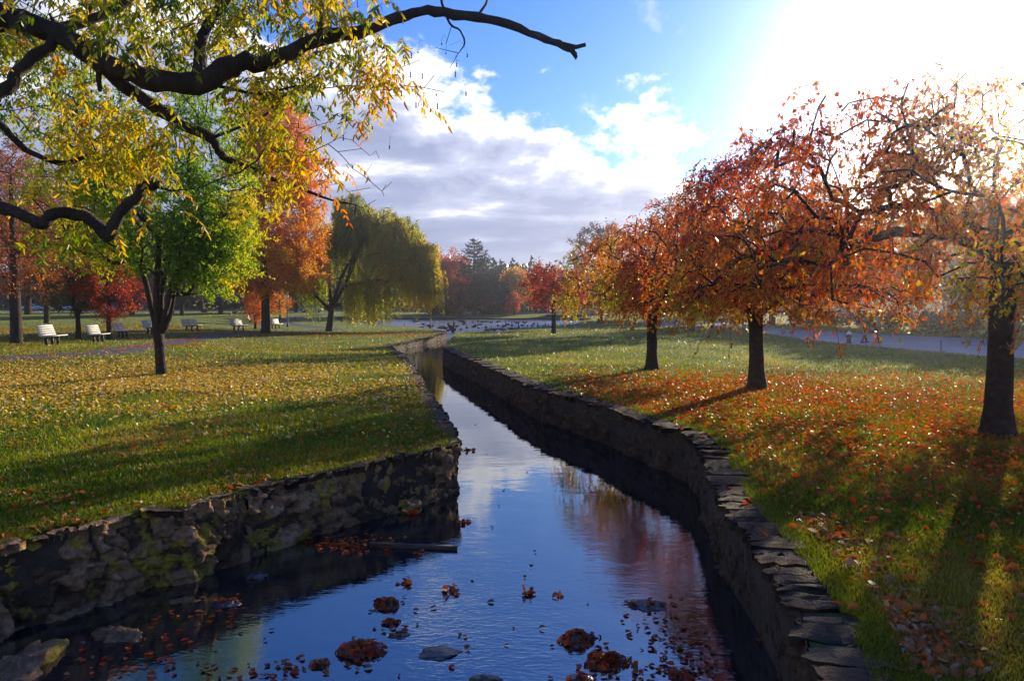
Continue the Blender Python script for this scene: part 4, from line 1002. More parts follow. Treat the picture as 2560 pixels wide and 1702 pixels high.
# ragged tufts leaning over the left wall edge
def tufts(right=False):
    rg = np.random.default_rng(31); L = np.array(LEFT[3:17]) if not right else np.array(RIGHT[6:20]); n = 9000 if not right else 16000; i = rg.integers(0, len(L) - 1, n); u = rg.random(n)[:, None]; p = L[i] * (1 - u) + L[i + 1] * u
    nrm = L[i + 1] - L[i]; nrm = unit(np.stack([-nrm[:, 1], nrm[:, 0]], 1)); p = p + nrm * (np.abs(rg.normal(.12, .12, n)) + (.3 if right else 0))[:, None]
    k = vnoise(p[:, 0] * 2.5, p[:, 1] * 2.5, seed=4) > .35; p = p[k]; n = len(p)
    z = hgt(p[:, 0], p[:, 1]) + .02; h = rg.uniform(.02, .065, n); a = rg.uniform(0, 6.283, n); b = np.stack([p[:, 0], p[:, 1], z], 1); s = np.stack([np.cos(a), np.sin(a), 0 * a], 1) * .004; ln = rg.normal(0, .5, (n, 2))
    V = np.stack([b - s, b + s, b + np.stack([ln[:, 0] * h, ln[:, 1] * h, h], 1)], 1).reshape(-1, 3)
    me = np_mesh('grass', V, np.arange(n * 3), np.full(n, 3), L_GRASS, {'hue': np.repeat(np.clip(rg.normal(.5, .2, n), 0, 1), 3)})
    tag(link('grass', me), 'ragged grass along the edge of the ' + ('right wall' if right else 'left wall'), 'grass', None, 'stuff')
tufts(); tufts(True)

# ------------------------------------------------------------------ benches
def copy_tree(o, parent=None):
    c = o.copy(); COL.objects.link(c); c.parent = parent
    for ch in [k for k in bpy.data.objects if k.parent == o]: copy_tree(ch, c)
    return c
def make_bench():
    t = empty('park_bench', 'x', 'bench', group='slatted cream park benches')
    m = MB(); 
    for k in range(4): m.box((0, -.03 - k * .125, .44 + .006 * k), (1.55, .092, .04), rx=R(3))
    m.build('seat', WHITEP, t)
    m = MB()
    for k in range(5): m.box((0, .075 + .032 * k, .5 + k * .098), (1.55, .03, .07), rx=R(-17))
    m.build('backrest', WHITEP, t)
    for x in (-.55, 0, .55):
        m = MB(); m.box((x, -.12, .21), (.09, .1, .46)); m.box((x, -.2, .405), (.06, .42, .035)); m.box((x, .155, .66), (.05, .035, .58), rx=R(-17)); m.build('leg', DARKM, t)
    return t
bench0 = make_bench()
# px, base y, facing yaw
bl = [(124, 864, 'largest cream slatted bench nearest the left edge of the lawn', -1), (240, 856, 'second cream bench along the path, left of the shaded benches', -1), (302, 845, 'shaded grey looking bench beside the low red tree', -1), (375, 834, 'bench half hidden behind the many stemmed trunk', -1), (477, 828, 'bench right of the many stemmed tree facing the path bend', 1), (594, 827, 'bench just left of the tall orange tree', 1),
      (624, 808, 'small farther bench between two thin trunks', -1), (687, 821, 'bright white bench right of the tall orange tree trunk', 1),
      (1149, 785, 'tiny pale bench by the standing person on the far shore', 1), (1192, 784.6, 'tiny pale bench under the leftmost small red tree', 1), (1231, 784.8, 'tiny pale bench between the small far trees', 1)]
yaws = [98, 97, 95, 92, 70, 72, 100, 70, 5, 0, 0]
for k, (px, py, lb, fl) in enumerate(bl):
    b = bench0 if k == 0 else copy_tree(bench0); p = gp(px, py); b.location = p; b.rotation_euler = (0, 0, R(yaws[k])); b['label'] = lb
    s = 1.08 if k < 8 else 1.0; b.scale = (s, s, s)

# ------------------------------------------------------------------ cars far left
PAINTS = {}
def paint(name, c):
    if name not in PAINTS: PAINTS[name] = noise_mat('paint_' + name, [(.3, tuple(v * .92 for v in c)), (.7, c)], 1, 2, .25, 0, spec=.6)
    return PAINTS[name]
GLASSD = noise_mat('car_glass', [(.3, (.02, .025, .03)), (.7, (.03, .035, .04))], 1, 1, .08, 0, spec=.8)
RUBBER = noise_mat('rubber', [(.3, (.012, .012, .012)), (.7, (.025, .025, .025))], 6, 2, .8, 0)
CHROME = noise_mat('rim_metal', [(.3, (.5, .5, .52)), (.7, (.6, .6, .62))], 6, 2, .3, 0, metal=.8)
LAMPM = noise_mat('lamp_lens', [(.3, (.7, .7, .68)), (.7, (.8, .8, .78))], 6, 2, .2, 0)
def car(px, py, yaw, pc, label, suv=False, z=None):
    p = gp(px, py); t = empty('parked_car', label, 'car', p, R(yaw), 'cars parked behind the lawns')
    h = 1.72 if suv else 1.45
    prof = [(-2.2, .35), (-2.22, .75), (-2.1, .95), (-1.95, 1.0)] + ([(-1.85, h - .06), (-1.6, h), (.35, h), (.95, 1.05)] if suv else [(-1.5, 1.05), (-.95, h - .02), (-.3, h), (.35, h - .03), (1.05, 1.02)]) + [(1.9, .9), (2.2, .72), (2.25, .35)]
    m = MB(); n = len(prof); V = []
    for yy, ins in ((-.86, .0), (-.8, 0), (.8, 0), (.86, .0)):
        pass
    for yy in (-1, 1):
        for (x, z_) in prof: V.append((x, yy * (.86 - .16 * max(0, (z_ - .95)) / .5), z_))
    F_ = [tuple(range(n))[::-1], tuple(n + k for k in range(n))] + [(k, (k + 1) % n, n + (k + 1) % n, n + k) for k in range(n)]
    m.add(V, F_); m.build('body', pc, t)
    m = MB(); a, b_, zt = (-1.75, .25, h - .1) if suv else (-1.0, .35, h - .1)
    for s in (-1, 1):
        y0, y1 = s * (.86 + .004), s * (.86 - .16 * (zt - .95) / .5 + .004)
        for (xa, xb, xc, xd) in ((a - .15, a + (b_ - a) * .48, a + (b_ - a) * .48, a + .1), (a + (b_ - a) * .54, b_ + .5, b_ + .05, a + (b_ - a) * .54)):
            m.add([(xa, y0, 1.0), (xb, y0, 1.0), (xc, y1, zt), (xd, y1, zt)], [(0, 1, 2, 3)])
    if suv: m.add([(.43, -.66, zt), (.43, .66, zt), (.94, .76, 1.09), (.94, -.76, 1.09)], [(0, 1, 2, 3)])
    else: m.add([(.42, -.66, h - .06), (.42, .66, h - .06), (1.03, .76, 1.06), (1.03, -.76, 1.06)], [(0, 1, 2, 3)])
    m.build('windows', GLASSD, t)
    for x in (-1.4, 1.4):
        for s in (-1, 1):
            m = MB(); m.tube([(x, s * .72, .33), (x, s * .89, .33)], [.33, .33], 16); w = m.build('wheel', RUBBER, t)
            m = MB(); m.tube([(x, s * .885, .33), (x, s * .9, .33)], [.2, .19], 12); m.build('rim', CHROME, w)
    for s in (-1, 1):
        m = MB(); m.box((2.225, s * .6, .68), (.06, .3, .13)); m.build('headlight', LAMPM, t)
car(82, 776, 8, paint('white', (.75, .75, .74)), 'white car parked farthest left behind the lawn')
car(160, 776, 5, paint('white', (.75, .75, .74)), 'white car between the left trunk and the olive tree')
car(290, 778, -175, paint('white', (.75, .75, .74)), 'white car behind the low red tree, its wheel showing', True)
car(777, 781, 5, paint('silver', (.5, .52, .54)), 'silver car behind the willow trunk')
car(1222, 783.5, 185, paint('dark', (.05, .05, .06)), 'dark car on the far shore behind the small red trees')

# ------------------------------------------------------------------ posts, lamps, fence, pavilion
GREYM = noise_mat('lamp_metal', [(.3, (.2, .2, .21)), (.7, (.3, .3, .31))], 6, 2, .5, 0, metal=.3)
GLOBE = noise_mat('lamp_globe', [(.3, (.75, .75, .72)), (.7, (.82, .82, .8))], 6, 2, .3, 0)
def street_lamp(px, by, topy, label, arm):
    p = gp(px, by); s = F / p[1]; H = (by - topy) / s; t = empty('street_lamp', label, 'street lamp', p)
    m = MB(); m.tube([(0, 0, -.1), (0, 0, H)], [.12, .07], 8); m.build('pole', GREYM, t)
    m = MB(); m.tube([(0, 0, H - .15), (arm * .3, 0, H + .1), (arm, 0, H + .25)], [.05, .045, .04], 6); m.build('arm', GREYM, t)
    m = MB(); m.ball((arm * 1.12, 0, H + .22), .42, 8, 6, (1.1, .5, .35)); m.build('lamp_head', GLOBE, t, True)
street_lamp(1230, 784, 722, 'grey street lamp with one arm beyond the pond', 1.5)
def lamp_post(px, by, topy, label):
    p = gp(px, by); s = F / p[1]; H = (by - topy) / s; t = empty('lamp_post', label, 'lamp post', p)
    m = MB(); m.tube([(0, 0, -.1), (0, 0, .25), (0, 0, .3), (0, 0, H * .85)], [.14, .13, .07, .05], 8); m.build('pole', DARKM, t)
    m = MB(); m.ball((0, 0, H * .93), .2, 10, 7); m.build('globe', GLOBE, t, True)
    m = MB(); m.tube([(0, 0, H * .98), (0, 0, H)], [.14, .02], 8); m.build('cap', DARKM, t)
lamp_post(719, 817, 735, 'dark lamp post right of the bright white bench')
RAILM = noise_mat('fence_wood', [(.3, (.12, .07, .04)), (.7, (.2, .12, .07))], 3, 5, .8, .2)
def fence():
    a, b = gp(1080, 781), gp(1320, 781); t = empty('rail_fence', 'brown post and rail fence running behind the far shore', 'fence', (a + b) / 2); o = (a + b) / 2; n = 15
    for k in range(n):
        p = a + (b - a) * k / (n - 1) - o; m = MB(); m.box((p[0], p[1], .6), (.16, .16, 1.3)); m.build('post', RAILM, t)
    for z in (.4, .8, 1.15):
        m = MB(); m.tube([a - o + (0, 0, z), b - o + (0, 0, z)], .055, 6); m.build('rail', RAILM, t)
fence()
SLATE = noise_mat('grey_roof', [(.3, (.16, .19, .21)), (.7, (.24, .28, .3))], 2, 5, .7, .3, .03, 12)
PALEW = noise_mat('pale_wall', [(.3, (.5, .52, .55)), (.7, (.62, .64, .66))], 2, 5, .8, .1)
def pavilion():
    p = gp(1442, 787); p[2] = 0; t = empty('pavilion', 'low pale pavilion with grey hipped roof and columns right of the pond', 'pavilion', p, R(-12)); hw, hd, ez, rz_ = 5.6, 3.4, 2.5, 4.7
    m = MB(); m.box((0, 1.2, 1.25), (9.2, 3.6, 2.5)); w = m.build('wall', PALEW, t)
    m = MB(); m.add([(-hw, -hd, ez), (hw, -hd, ez), (hw, hd, ez), (-hw, hd, ez), (-2.0, 0, rz_), (2.0, 0, rz_)], [(0, 1, 5, 4), (1, 2, 5), (2, 3, 4, 5), (3, 0, 4), (3, 2, 1, 0)]); m.build('roof', SLATE, t)
    for k in range(7): m = MB(); m.tube([(-5.0 + k * 10 / 6, -2.9, 0), (-5.0 + k * 10 / 6, -2.9, ez - .004)], .1, 8); m.build('column', PALEW, t)
    m = MB(); m.box((0, -.62, 1.0), (1.1, .06, 2.0)); m.build('door', DARKM, t)
    for k in (-3, -1.8, 1.8, 3): m = MB(); m.box((k, -.62, 1.5), (.8, .05, .9)); m.build('window', GLASSD, t)
    m = MB(); m.box((0, -.3, .04), (11, 6.6, .1)); m.build('floor_slab', PALEW, t)
pavilion()
def stake(px, by, topy, label, r=.02):
    p = gp(px, by); s = F / p[1]; H = (by - topy) / s; t = empty('marker_stake', label, 'stake', p, 0, 'thin stakes along the road edge')
    m = MB(); m.tube([(0, 0, -.1), (0, 0, H)], [r, r * .9], 6); m.build('rod', DARKM, t); m = MB(); m.tube([(0, 0, H), (0, 0, H + .03)], [r * 1.5, r * .6], 6); m.build('tip', DARKM, t)
stake(1768, 823, 797, 'thin dark stake behind the middle cherry trunk', .03)
stake(2352, 880, 852, 'thin dark stake on the grass edge left of the nearest trunk')
stake(1912, 815, 788, 'thin dark stake right of the middle cherry trunk', .035)
def short_post():
    p = gp(2122, 858); t = empty('hydrant', 'short dark hydrant with a pale cap standing on the grass edge by the road', 'hydrant', p)
    m = MB(); m.tube([(0, 0, -.05), (0, 0, .05), (0, 0, .06), (0, 0, .5), (0, 0, .52)], [.17, .17, .12, .12, .15], 12); m.build('barrel', DARKM, t)
    m = MB(); m.ball((0, 0, .54), .14, 12, 8, (1, 1, .8)); m.tube([(0, 0, .62), (0, 0, .7)], [.03, .03], 6); m.build('cap', GLOBE, t, True)
    for s in (-1, 1): m = MB(); m.tube([(s * .1, 0, .38), (s * .19, 0, .38)], [.055, .06], 8); m.build('outlet', DARKM, t)
short_post()
def planter(px, by, label):
    p = gp(px, by); t = empty('trash_can', label, 'trash can', p, 0, 'dark bins by the road bend')
    m = MB(); m.tube([(0, 0, 0), (0, 0, .8)], [.26, .3], 12); m.build('drum', DARKM, t); m = MB(); m.tube([(0, 0, .8), (0, 0, .86), (0, 0, .95)], [.33, .33, .16], 12); m.build('lid', DARKM, t)
planter(1838, 812, 'dark bin by the road bend, left of two'); planter(1853, 812, 'dark bin by the road bend, right of two')

# ------------------------------------------------------------------ people
SKIN = noise_mat('skin', [(.3, (.42, .25, .18)), (.7, (.5, .31, .23))], 8, 3, .6, .05)
HAIR = noise_mat('hair', [(.3, (.02, .014, .01)), (.7, (.05, .03, .02))], 20, 3, .6, .3)
def skin_obj(name, verts, edges_, radii, mat, parent, sub=2, root=0):
    me = bpy.data.meshes.new(name); me.from_pydata([tuple(v) for v in verts], edges_, []); me.update(); me.materials.append(mat)
    o = link(name, me, parent); sk = o.modifiers.new('skin', 'SKIN')
    if not me.skin_vertices: 
        me.skin_vertices.new() if hasattr(me.skin_vertices, 'new') else None
    try:
        for k, r in enumerate(radii):
            me.skin_vertices[0].data[k].radius = (r, r) if not isinstance(r, tuple) else r
            me.skin_vertices[0].data[k].use_root = (k == root)
    except Exception as e:
        print('skin layer', e)
    sk.use_smooth_shade = True
    su = o.modifiers.new('sub', 'SUBSURF'); su.levels = sub; su.render_levels = sub
    return o
def tubes_obj(name, chains, mat, parent, sides=12):
    m = MB()
    for pts_, rad in chains: m.tube(cat(pts_, 3), np.interp(np.linspace(0, len(rad) - 1, (len(rad) - 1) * 3 + 1), range(len(rad)), rad), sides)
    return m.build(name, mat, parent, True)
def person(px, by, yaw, top, trou, label, stride=.28, H=1.72, bag=False, group=None):
    p = gp(px, by); k = H / 1.75; t = empty('person', label, 'person', p, R(yaw), group); t.scale = (k, k, k)
    # local: walking towards -y ; z up
    V = []; E = []; Rr = []
    def a(v, r, par=None):
        V.append(v); Rr.append(r); 
        if par is not None: E.append((par, len(V) - 1))
        return len(V) - 1
    pel = a((0, 0, .95), (.13, .1)); wa = a((0, .01, 1.08), (.125, .09), pel); ch = a((0, .0, 1.27), (.15, .105), wa); sh = a((0, .01, 1.43), (.09, .07), ch); nk = a((0, 0, 1.52), (.052, .052), sh)
    hd = a((0, -.015, 1.61), (.078, .088), nk); a((0, -.01, 1.72), (.06, .07), hd)
    for s in (-1, 1):
        st = stride * s
        hp = a((s * .09, 0, .9), (.085, .09), pel); kn = a((s * .1, -.13 * s - .02 if s > 0 else .02, .5), (.058, .062), hp); an = a((s * .1, -st, .1), (.04, .042), kn); a((s * .1, -st - .05, .04), (.04, .03), an); a((s * .1, -st - .15, .03), (.035, .022), len(V) - 1)
        so = a((s * .17, .01, 1.41), (.055, .055), sh); el = a((s * .23, .05 + .08 * s, 1.14), (.04, .042), so); wr = a((s * .24, .0 + .2 * s, .92), (.025, .027), el); pm = a((s * .24, -.02 + .22 * s, .85), (.03, .018), wr)
        for f in range(4): q = a((s * (.225 + .0 * f), -.05 + .22 * s + .018 * f, .785), (.009, .009), pm); a((s * .222, -.06 + .22 * s + .018 * f, .745 - .008 * (f in (1, 2))), (.008, .008), q)
        q = a((s * .21, -.06 + .22 * s, .83), (.01, .01), pm); a((s * .2, -.075 + .22 * s, .795), (.009, .009), q)
    b = skin_obj('body', V, E, Rr, SKIN, t)
    # clothing follows the limbs
    ch_ = []
    for s in (-1, 1):
        st = stride * s; ch_.append(([np.array(v) for v in [(s * .07, 0, .98), (s * .09, 0, .85), (s * .1, (-.13 * s - .02 if s > 0 else .02), .5), (s * .1, -st, .1)]], [.12, .105, .078, .062]))
    tubes_obj('trousers', ch_, trou, t)
    c2 = [([np.array(v) for v in [(0, 0, .88), (0, .01, 1.08), (0, 0, 1.3), (0, .01, 1.44), (0, 0, 1.5)]], [.165, .155, .185, .13, .065])]
    for s in (-1, 1): c2.append(([np.array(v) for v in [(s * .13, .01, 1.41), (s * .19, .02, 1.36), (s * .23, .05 + .08 * s, 1.14), (s * .24, .2 * s, .94)]], [.075, .07, .06, .045]))
    tubes_obj('jacket', c2, top, t)
    m = MB(); m.ball((0, .015, 1.68), .108, 12, 8, (.92, 1.05, 1.0)); m.build('hair', HAIR, t, True)
    m = MB()
    for s in (-1, 1): m.box((s * .1, -stride * s - .06, .035), (.09, .26, .07))
    m.build('shoes', RUBBER, t)
    m = MB(); m.box((0, -.105, 1.605), (.02, .02, .04))
    for s in (-1, 1): m.ball((s * .03, -.092, 1.64), .009, 6, 4)
    m.build('face_detail', SKIN, t)
    return t
person(1156, 786, 200, paint('greycloth', (.22, .23, .25)), paint('darkcloth', (.04, .04, .05)), 'tiny person in grey walking by a pale bench on the far shore', .1)
person(1255, 782, 170, paint('redcloth', (.22, .06, .04)), paint('darkcloth', (.04, .04, .05)), 'tiny person in dark red between the far small trees', .15)
person(2160, 856, 115, paint('navycloth', (.05, .055, .08)), paint('darkcloth', (.04, .04, .05)), 'left one of two people walking on the road, mid stride', .3, 1.72, group='two walkers on the road')
person(2193, 857, 115, paint('browncloth', (.12, .08, .06)), paint('darkcloth2', (.035, .035, .04)), 'right one of two people walking on the road', .2, 1.7, group='two walkers on the road')

# ------------------------------------------------------------------ birds
def make_goose(head, legs=False):
    t = empty('goose', 'x', 'goose')
    m = MB(); m.ball((0, 0, .1), .25, 12, 9, (1.25, .62, .62)); m.tube([(-.22, 0, .14), (-.45, 0, .2)], [.11, .02], 8)
    m.build('body', GOOSE, t, True)
    m = MB()
    pl = {'up': [(.22, 0, .15), (.3, 0, .28), (.28, 0, .42), (.3, 0, .5)], 'low': [(.22, 0, .15), (.36, 0, .2), (.42, 0, .22), (.5, 0, .2)], 'rest': [(.2, 0, .18), (.2, 0, .28), (.14, 0, .32), (.05, 0, .3)]}[head]
    m.tube(cat([np.array(q) for q in pl], 3), np.linspace(.065, .035, 10), 8); e = pl[-1]; m.ball(e, .055, 8, 6, (1.2, .9, .9)); dx = -1 if head == 'rest' else 1; m.tube([(e[0] + dx * .05, 0, e[2]), (e[0] + dx * .12, 0, e[2] - .015)], [.022, .008], 6)
    m.build('neck', BLACKF, t, True)
    m = MB(); m.ball((-.26, 0, .06), .11, 8, 6, (1.1, .8, .55)); m.build('rump', WHITEF, t, True)
    if legs:
        for s in (-1, 1): m = MB(); m.tube([(0, s * .06, .0), (.01, s * .06, -.2)], [.02, .014], 6); m.box((.05, s * .06, -.205), (.12, .09, .015)); m.build('leg', BLACKF, t)
    return t
gz = [make_goose('up'), make_goose('low'), make_goose('rest')]
rg = np.random.default_rng(99); used = [False] * 3; cnt = 0; placed = []
spots = [(1051, 829.5), (1072, 826.5), (1121, 828), (1133, 826.5), (1153, 825.5), (1167, 821), (1185, 818.5), (1197, 821), (1215, 820.5), (1219, 827), (1236, 826.5), (1259, 827), (1275, 823.5), (1284, 824.5), (1294, 823.5), (1297, 821), (1313, 823), (1245, 816), (1306, 815.5), (1260, 817), (1330, 817.5), (1345, 818), (1360, 817.8), (1371, 818), (1392, 818.5), (1012, 816), (1020, 820), (1033, 822), (1056, 821), (1076, 820.5), (1100, 821), (1112, 819), (1120, 804), (1135, 804), (1151, 804.5), (1157, 803.5), (1166, 803.5), (1159, 808), (1182, 807), (1196, 805.5), (1206, 806), (1217, 805), (1228, 807), (1243, 806.5), (1249, 804.5), (1091, 807), (1036, 805), (1042, 805.5), (1200, 813), (1268, 813), (1280, 815), (1293, 809), (1311, 808), (1334, 811), (1229, 825.5), (1252, 824.5)]
for _ in range(16): spots.append((rg.uniform(1025, 1200), rg.uniform(812, 823)))
for i, (px, py) in enumerate(spots):
    k = int(rg.choice([0, 0, 1, 1, 2])); p = G(px, py, WZ)
    if not inpoly(np.array([p[0]]), np.array([p[1]]), WPOLY)[0]: continue
    o = gz[k] if not used[k] else copy_tree(gz[k]); used[k] = True
    s = rg.uniform(.85, 1.15); o.scale = (s, s, s); o.location = (p[0], p[1], WZ - .02); o.rotation_euler = (0, 0, rg.uniform(0, 6.28))
    o['label'] = ['dark goose with raised neck floating in the flock on the pond', 'dark goose feeding with lowered head in the flock on the pond', 'dark goose resting with tucked head in the flock on the pond'][k]; o['category'] = 'goose'; o['group'] = ['raised neck geese on the pond', 'feeding geese on the pond', 'resting geese on the pond'][k]
# a goose beating its wings at the near edge of the flock
def flapper():
    p = G(1132, 832, WZ); t = empty('goose', 'goose rising with spread wings and white spray at the near edge of the flock', 'goose', (p[0], p[1], WZ), R(30))
    m = MB(); m.ball((0, 0, .35), .3, 10, 8, (.7, .6, 1.25)); m.tube([(0, 0, .6), (.1, 0, .85), (.16, 0, 1.0)], [.08, .05, .04], 8); m.ball((.18, 0, 1.02), .06, 8, 6); m.build('body', GOOSE, t, True)
    for s in (-1, 1):
        m = MB(); m.add([(-.05, s * .12, .5), (-.1, s * .5, .85), (-.12, s * .85, 1.0), (-.2, s * .8, .75), (-.2, s * .45, .5), (-.15, s * .12, .3), (-.07, s * .12, .52), (-.12, s * .5, .88), (-.14, s * .85, 1.02), (-.22, s * .8, .77), (-.22, s * .45, .52), (-.17, s * .12, .32)], [(0, 1, 4, 5), (1, 2, 3, 4), (11, 10, 7, 6), (10, 9, 8, 7), (0, 6, 7, 1), (1, 7, 8, 2), (2, 8, 9, 3), (3, 9, 10, 4), (4, 10, 11, 5)]); m.build('wing', GOOSE, t)
    m = MB(); m.ball((.1, 0, .1), .16, 8, 6, (1, 1, .6), .15); m.build('breast', WHITEF, t, True)
flapper()
lg = make_goose('up', True); lg2 = make_goose('low', True)
ll = [(434, 789, 0, 'lone goose on the lawn right of the many stemmed tree'), (508, 784, 0, 'left of two geese standing close together by the far road'), (515, 784, 1, 'right of two geese standing close together by the far road'), (575, 790, 1, 'goose grazing left of the pair above the bench by the orange tree'), (587, 787, 0, 'goose standing just above the bench by the orange tree'), (738, 802, 1, 'goose grazing inside the bend of the path'), (855, 807, 1, 'goose grazing right of the willow trunk'), (913, 812, 0, 'goose standing under the willow by the water'), (935, 811, 1, 'goose grazing under the willow by the water')]
u2 = [False, False]
for px, py, k, lb in ll:
    src = (lg, lg2)[k]; o = src if not u2[k] else copy_tree(src); u2[k] = True; p = gp(px, py); s = 1.25
    o.location = (p[0], p[1], p[2] + .26); o.scale = (s, s, s); o.rotation_euler = (0, 0, rg.uniform(0, 6.28)); o['label'] = lb; o['category'] = 'goose'; o['group'] = 'geese on the lawn'

# ------------------------------------------------------------------ rocks and leaf heaps in the stream
def rock_mesh(rg, w, d, h, name, mat, seg=32, rings=20):
    m = MB(); m.ball((0, 0, 0), 1, seg, rings); V = np.array(m.v); n = 1 + 1.1 * (fbm(V[:, 0] * 1.6 + rg.uniform(0, 50), V[:, 1] * 1.6, V[:, 2] * 1.6, seed=int(rg.integers(99)), o=3) - .5) + .35 * (fbm(V[:, 0] * 4, V[:, 1] * 4, V[:, 2] * 4, seed=5, o=3) - .5)
    V = V * n[:, None] * np.array([w / 2, d / 2, h]); m.v = [tuple(v) for v in V]; return m.mesh(name, mat, True), V
def rock(px, py, wpx, hfac, label, nleaf, seed, leafmat=L_LITTER, hs=-.25, name='rock', dz=0):
    rg = np.random.default_rng(seed); p = G(px, py, WZ); ppm = F / p[1]; w = wpx / ppm; h = w * hfac * .5
    t = empty(name, label, 'rock' if name == 'rock' else 'leaf heap', (p[0], p[1], WZ + dz - (h * .3 if nleaf > 12 else 0)), rg.uniform(-.4, .4), 'leaf covered rocks in the stream' if nleaf else 'bare rocks in the stream')
    me, V = rock_mesh(rg, w, w * .75, h, 'stone' if name == 'rock' else 'heap', STONED); link(me.name, me, t)
    if nleaf:
        k = V[:, 2] > h * .3; q = V[k][rg.integers(0, k.sum(), nleaf)] * rg.uniform(.98, 1.1, (nleaf, 1)); nn = unit(q / np.array([w * w, w * w, h * h * 4]) + rg.normal(0, .35 / w, (nleaf, 3)) * .5)
        a = unit(np.cross(nn, rg.normal(0, 1, (nleaf, 3)))); L = rg.uniform(.035, .08, nleaf)
        leaves_obj('leaf_cover', t, q - a * L[:, None] / 2 + nn * .008, a, nn, L, L * rg.uniform(.5, .9, nleaf), rg.beta(1.2, 1.6, nleaf) + hs + .08, leafmat)
    return t
rock(966, 1512, 70, .55, 'small rounded rock capped with red leaves in mid stream, left of centre', 70, 1)
rock(905, 1625, 115, .42, 'wide flat rock covered in brown red leaves at the lower left of the stream', 130, 2)
rock(980, 1556, 38, .3, 'little rock with a few red leaves just below the rounded one', 30, 3)
rock(800, 1660, 55, .3, 'small rock with yellow and red leaves left of the wide flat rock', 45, 4, hs=.1)
rock(1445, 1600, 95, .5, 'wet glistening rock with orange leaves on its near side, right of centre', 90, 5)
rock(1512, 1655, 105, .4, 'rock heaped with bright red leaves below the glistening rock', 170, 6)
rock(1458, 1700, 90, .35, 'dark rock with pale rim at the bottom edge, right of centre', 14, 7)
rock(1214, 1702, 75, .35, 'dark bare rock at the bottom edge in mid stream', 0, 8)
rock(1098, 1632, 95, .12, 'low mossy rock barely breaking the surface in mid stream', 0, 9, dz=-.0)
rock(1000, 1588, 50, .16, 'thin pale wet stone between the leaf covered rocks', 8, 10, hs=.4)
rock(1612, 1512, 100, .1, 'flat dark rock awash under the tree reflection', 12, 11)
rock(640, 1440, 60, .35, 'grey rock lying at the foot of the left wall', 0, 12)
rock(566, 1510, 70, .3, 'pale flat rock with leaves at the foot of the left wall', 12, 13)
rock(1700, 1690, 80, .12, 'low leaf strewn rock by the foot of the right wall', 60, 14)
for k, (px, py, w, lb) in enumerate([(1172, 1126, 30, 'leaf clump floating by the corner of the left wall'), (1153, 1307, 34, 'dark leaf clump floating below the wall corner'), (1031, 1285, 30, 'leaf clump in the dark reflection of the left wall'), (1013, 1459, 28, 'small brown leaf clump above the rounded rock'), (1125, 1477, 42, 'spiky brown leaf clump in mid stream'), (1324, 1488, 22, 'single orange red leaf clump in open water'), (1400, 1490, 14, 'tiny orange leaf on open water right of the larger one'), (1047, 1385, 22, 'dark leaf clump beneath the floating beam')]):
    rg2 = np.random.default_rng(400 + k); p = G(px, py, WZ); ppm = F / p[1]; n = max(3, int(w * .45)); r = w / ppm / 2
    t = empty('leaf_clump', lb, 'leaf clump', (p[0], p[1], WZ), 0, 'leaf clumps floating on the stream')
    q = np.stack([rg2.normal(0, r * .4, n), rg2.normal(0, r * .3, n), np.abs(rg2.normal(.01, .02, n))], 1); nn = unit(rg2.normal(0, .6, (n, 3)) + np.array([0, 0, 1])); a = unit(np.cross(nn, rg2.normal(0, 1, (n, 3)))); L = rg2.uniform(.06, .11, n)
    leaves_obj('leaves', t, q, a, nn, L, L * .7, rg2.uniform(.1, .7, n), L_LITTER)
# beam
pa, pb = G(925, 1361, WZ + .02), G(1143, 1369, WZ + .02); mid = (pa + pb) / 2; v = pb - pa
t = empty('timber_beam', 'dark timber beam lying across the water from the left wall', 'beam', mid, math.atan2(v[1], v[0]))
m = MB(); Lb = np.linalg.norm(v); m.box((0, 0, .0), (Lb, .055, .05), jit=.004); m.build('plank', WOODW, t)
# floating leaves
def floaters():
    rg = np.random.default_rng(55); x, y = [], []
    def addp(n, px, py, sx, sy):
        for _ in range(n): p = G(rg.normal(px, sx), min(rg.normal(py, sy), 1760), WZ); x.append(p[0]); y.append(p[1])
    addp(50, 330, 1640, 80, 30); addp(30, 520, 1560, 80, 30); [addp(8, a_, b_ + 8, 34, 10) for a_, b_ in ((966, 1512), (905, 1640), (800, 1662), (1445, 1605), (1512, 1665), (1458, 1700), (980, 1560))]; addp(110, 870, 1362, 60, 12); addp(45, 1660, 1570, 50, 40); addp(80, 1720, 1650, 50, 40); addp(10, 1250, 1200, 110, 60); addp(20, 1200, 1550, 250, 110); addp(10, 1230, 1000, 60, 50); addp(45, 700, 1680, 110, 20); addp(30, 1600, 1680, 80, 20)
    x, y = np.array(x), np.array(y); k = inpoly(x, y, WPOLY); x, y = x[k], y[k]; n = len(x)
    nn = unit(np.stack([rg.normal(0, .12, n), rg.normal(0, .12, n), np.ones(n)], 1)); a = rg.uniform(0, 6.28, n); D = unit(np.cross(nn, np.stack([np.cos(a), np.sin(a), 0 * a], 1))); L = rg.uniform(.04, .085, n)
    o = link('floating_leaves', leaf_mesh('floating_leaves', np.stack([x, y, np.full(n, WZ + .012)], 1), D, nn, L, L * rg.uniform(.5, .9, n), rg.beta(1.2, 1.5, n), L_LITTER))
    tag(o, 'single leaves drifting on the stream', 'floating leaves', None, 'stuff')
floaters()
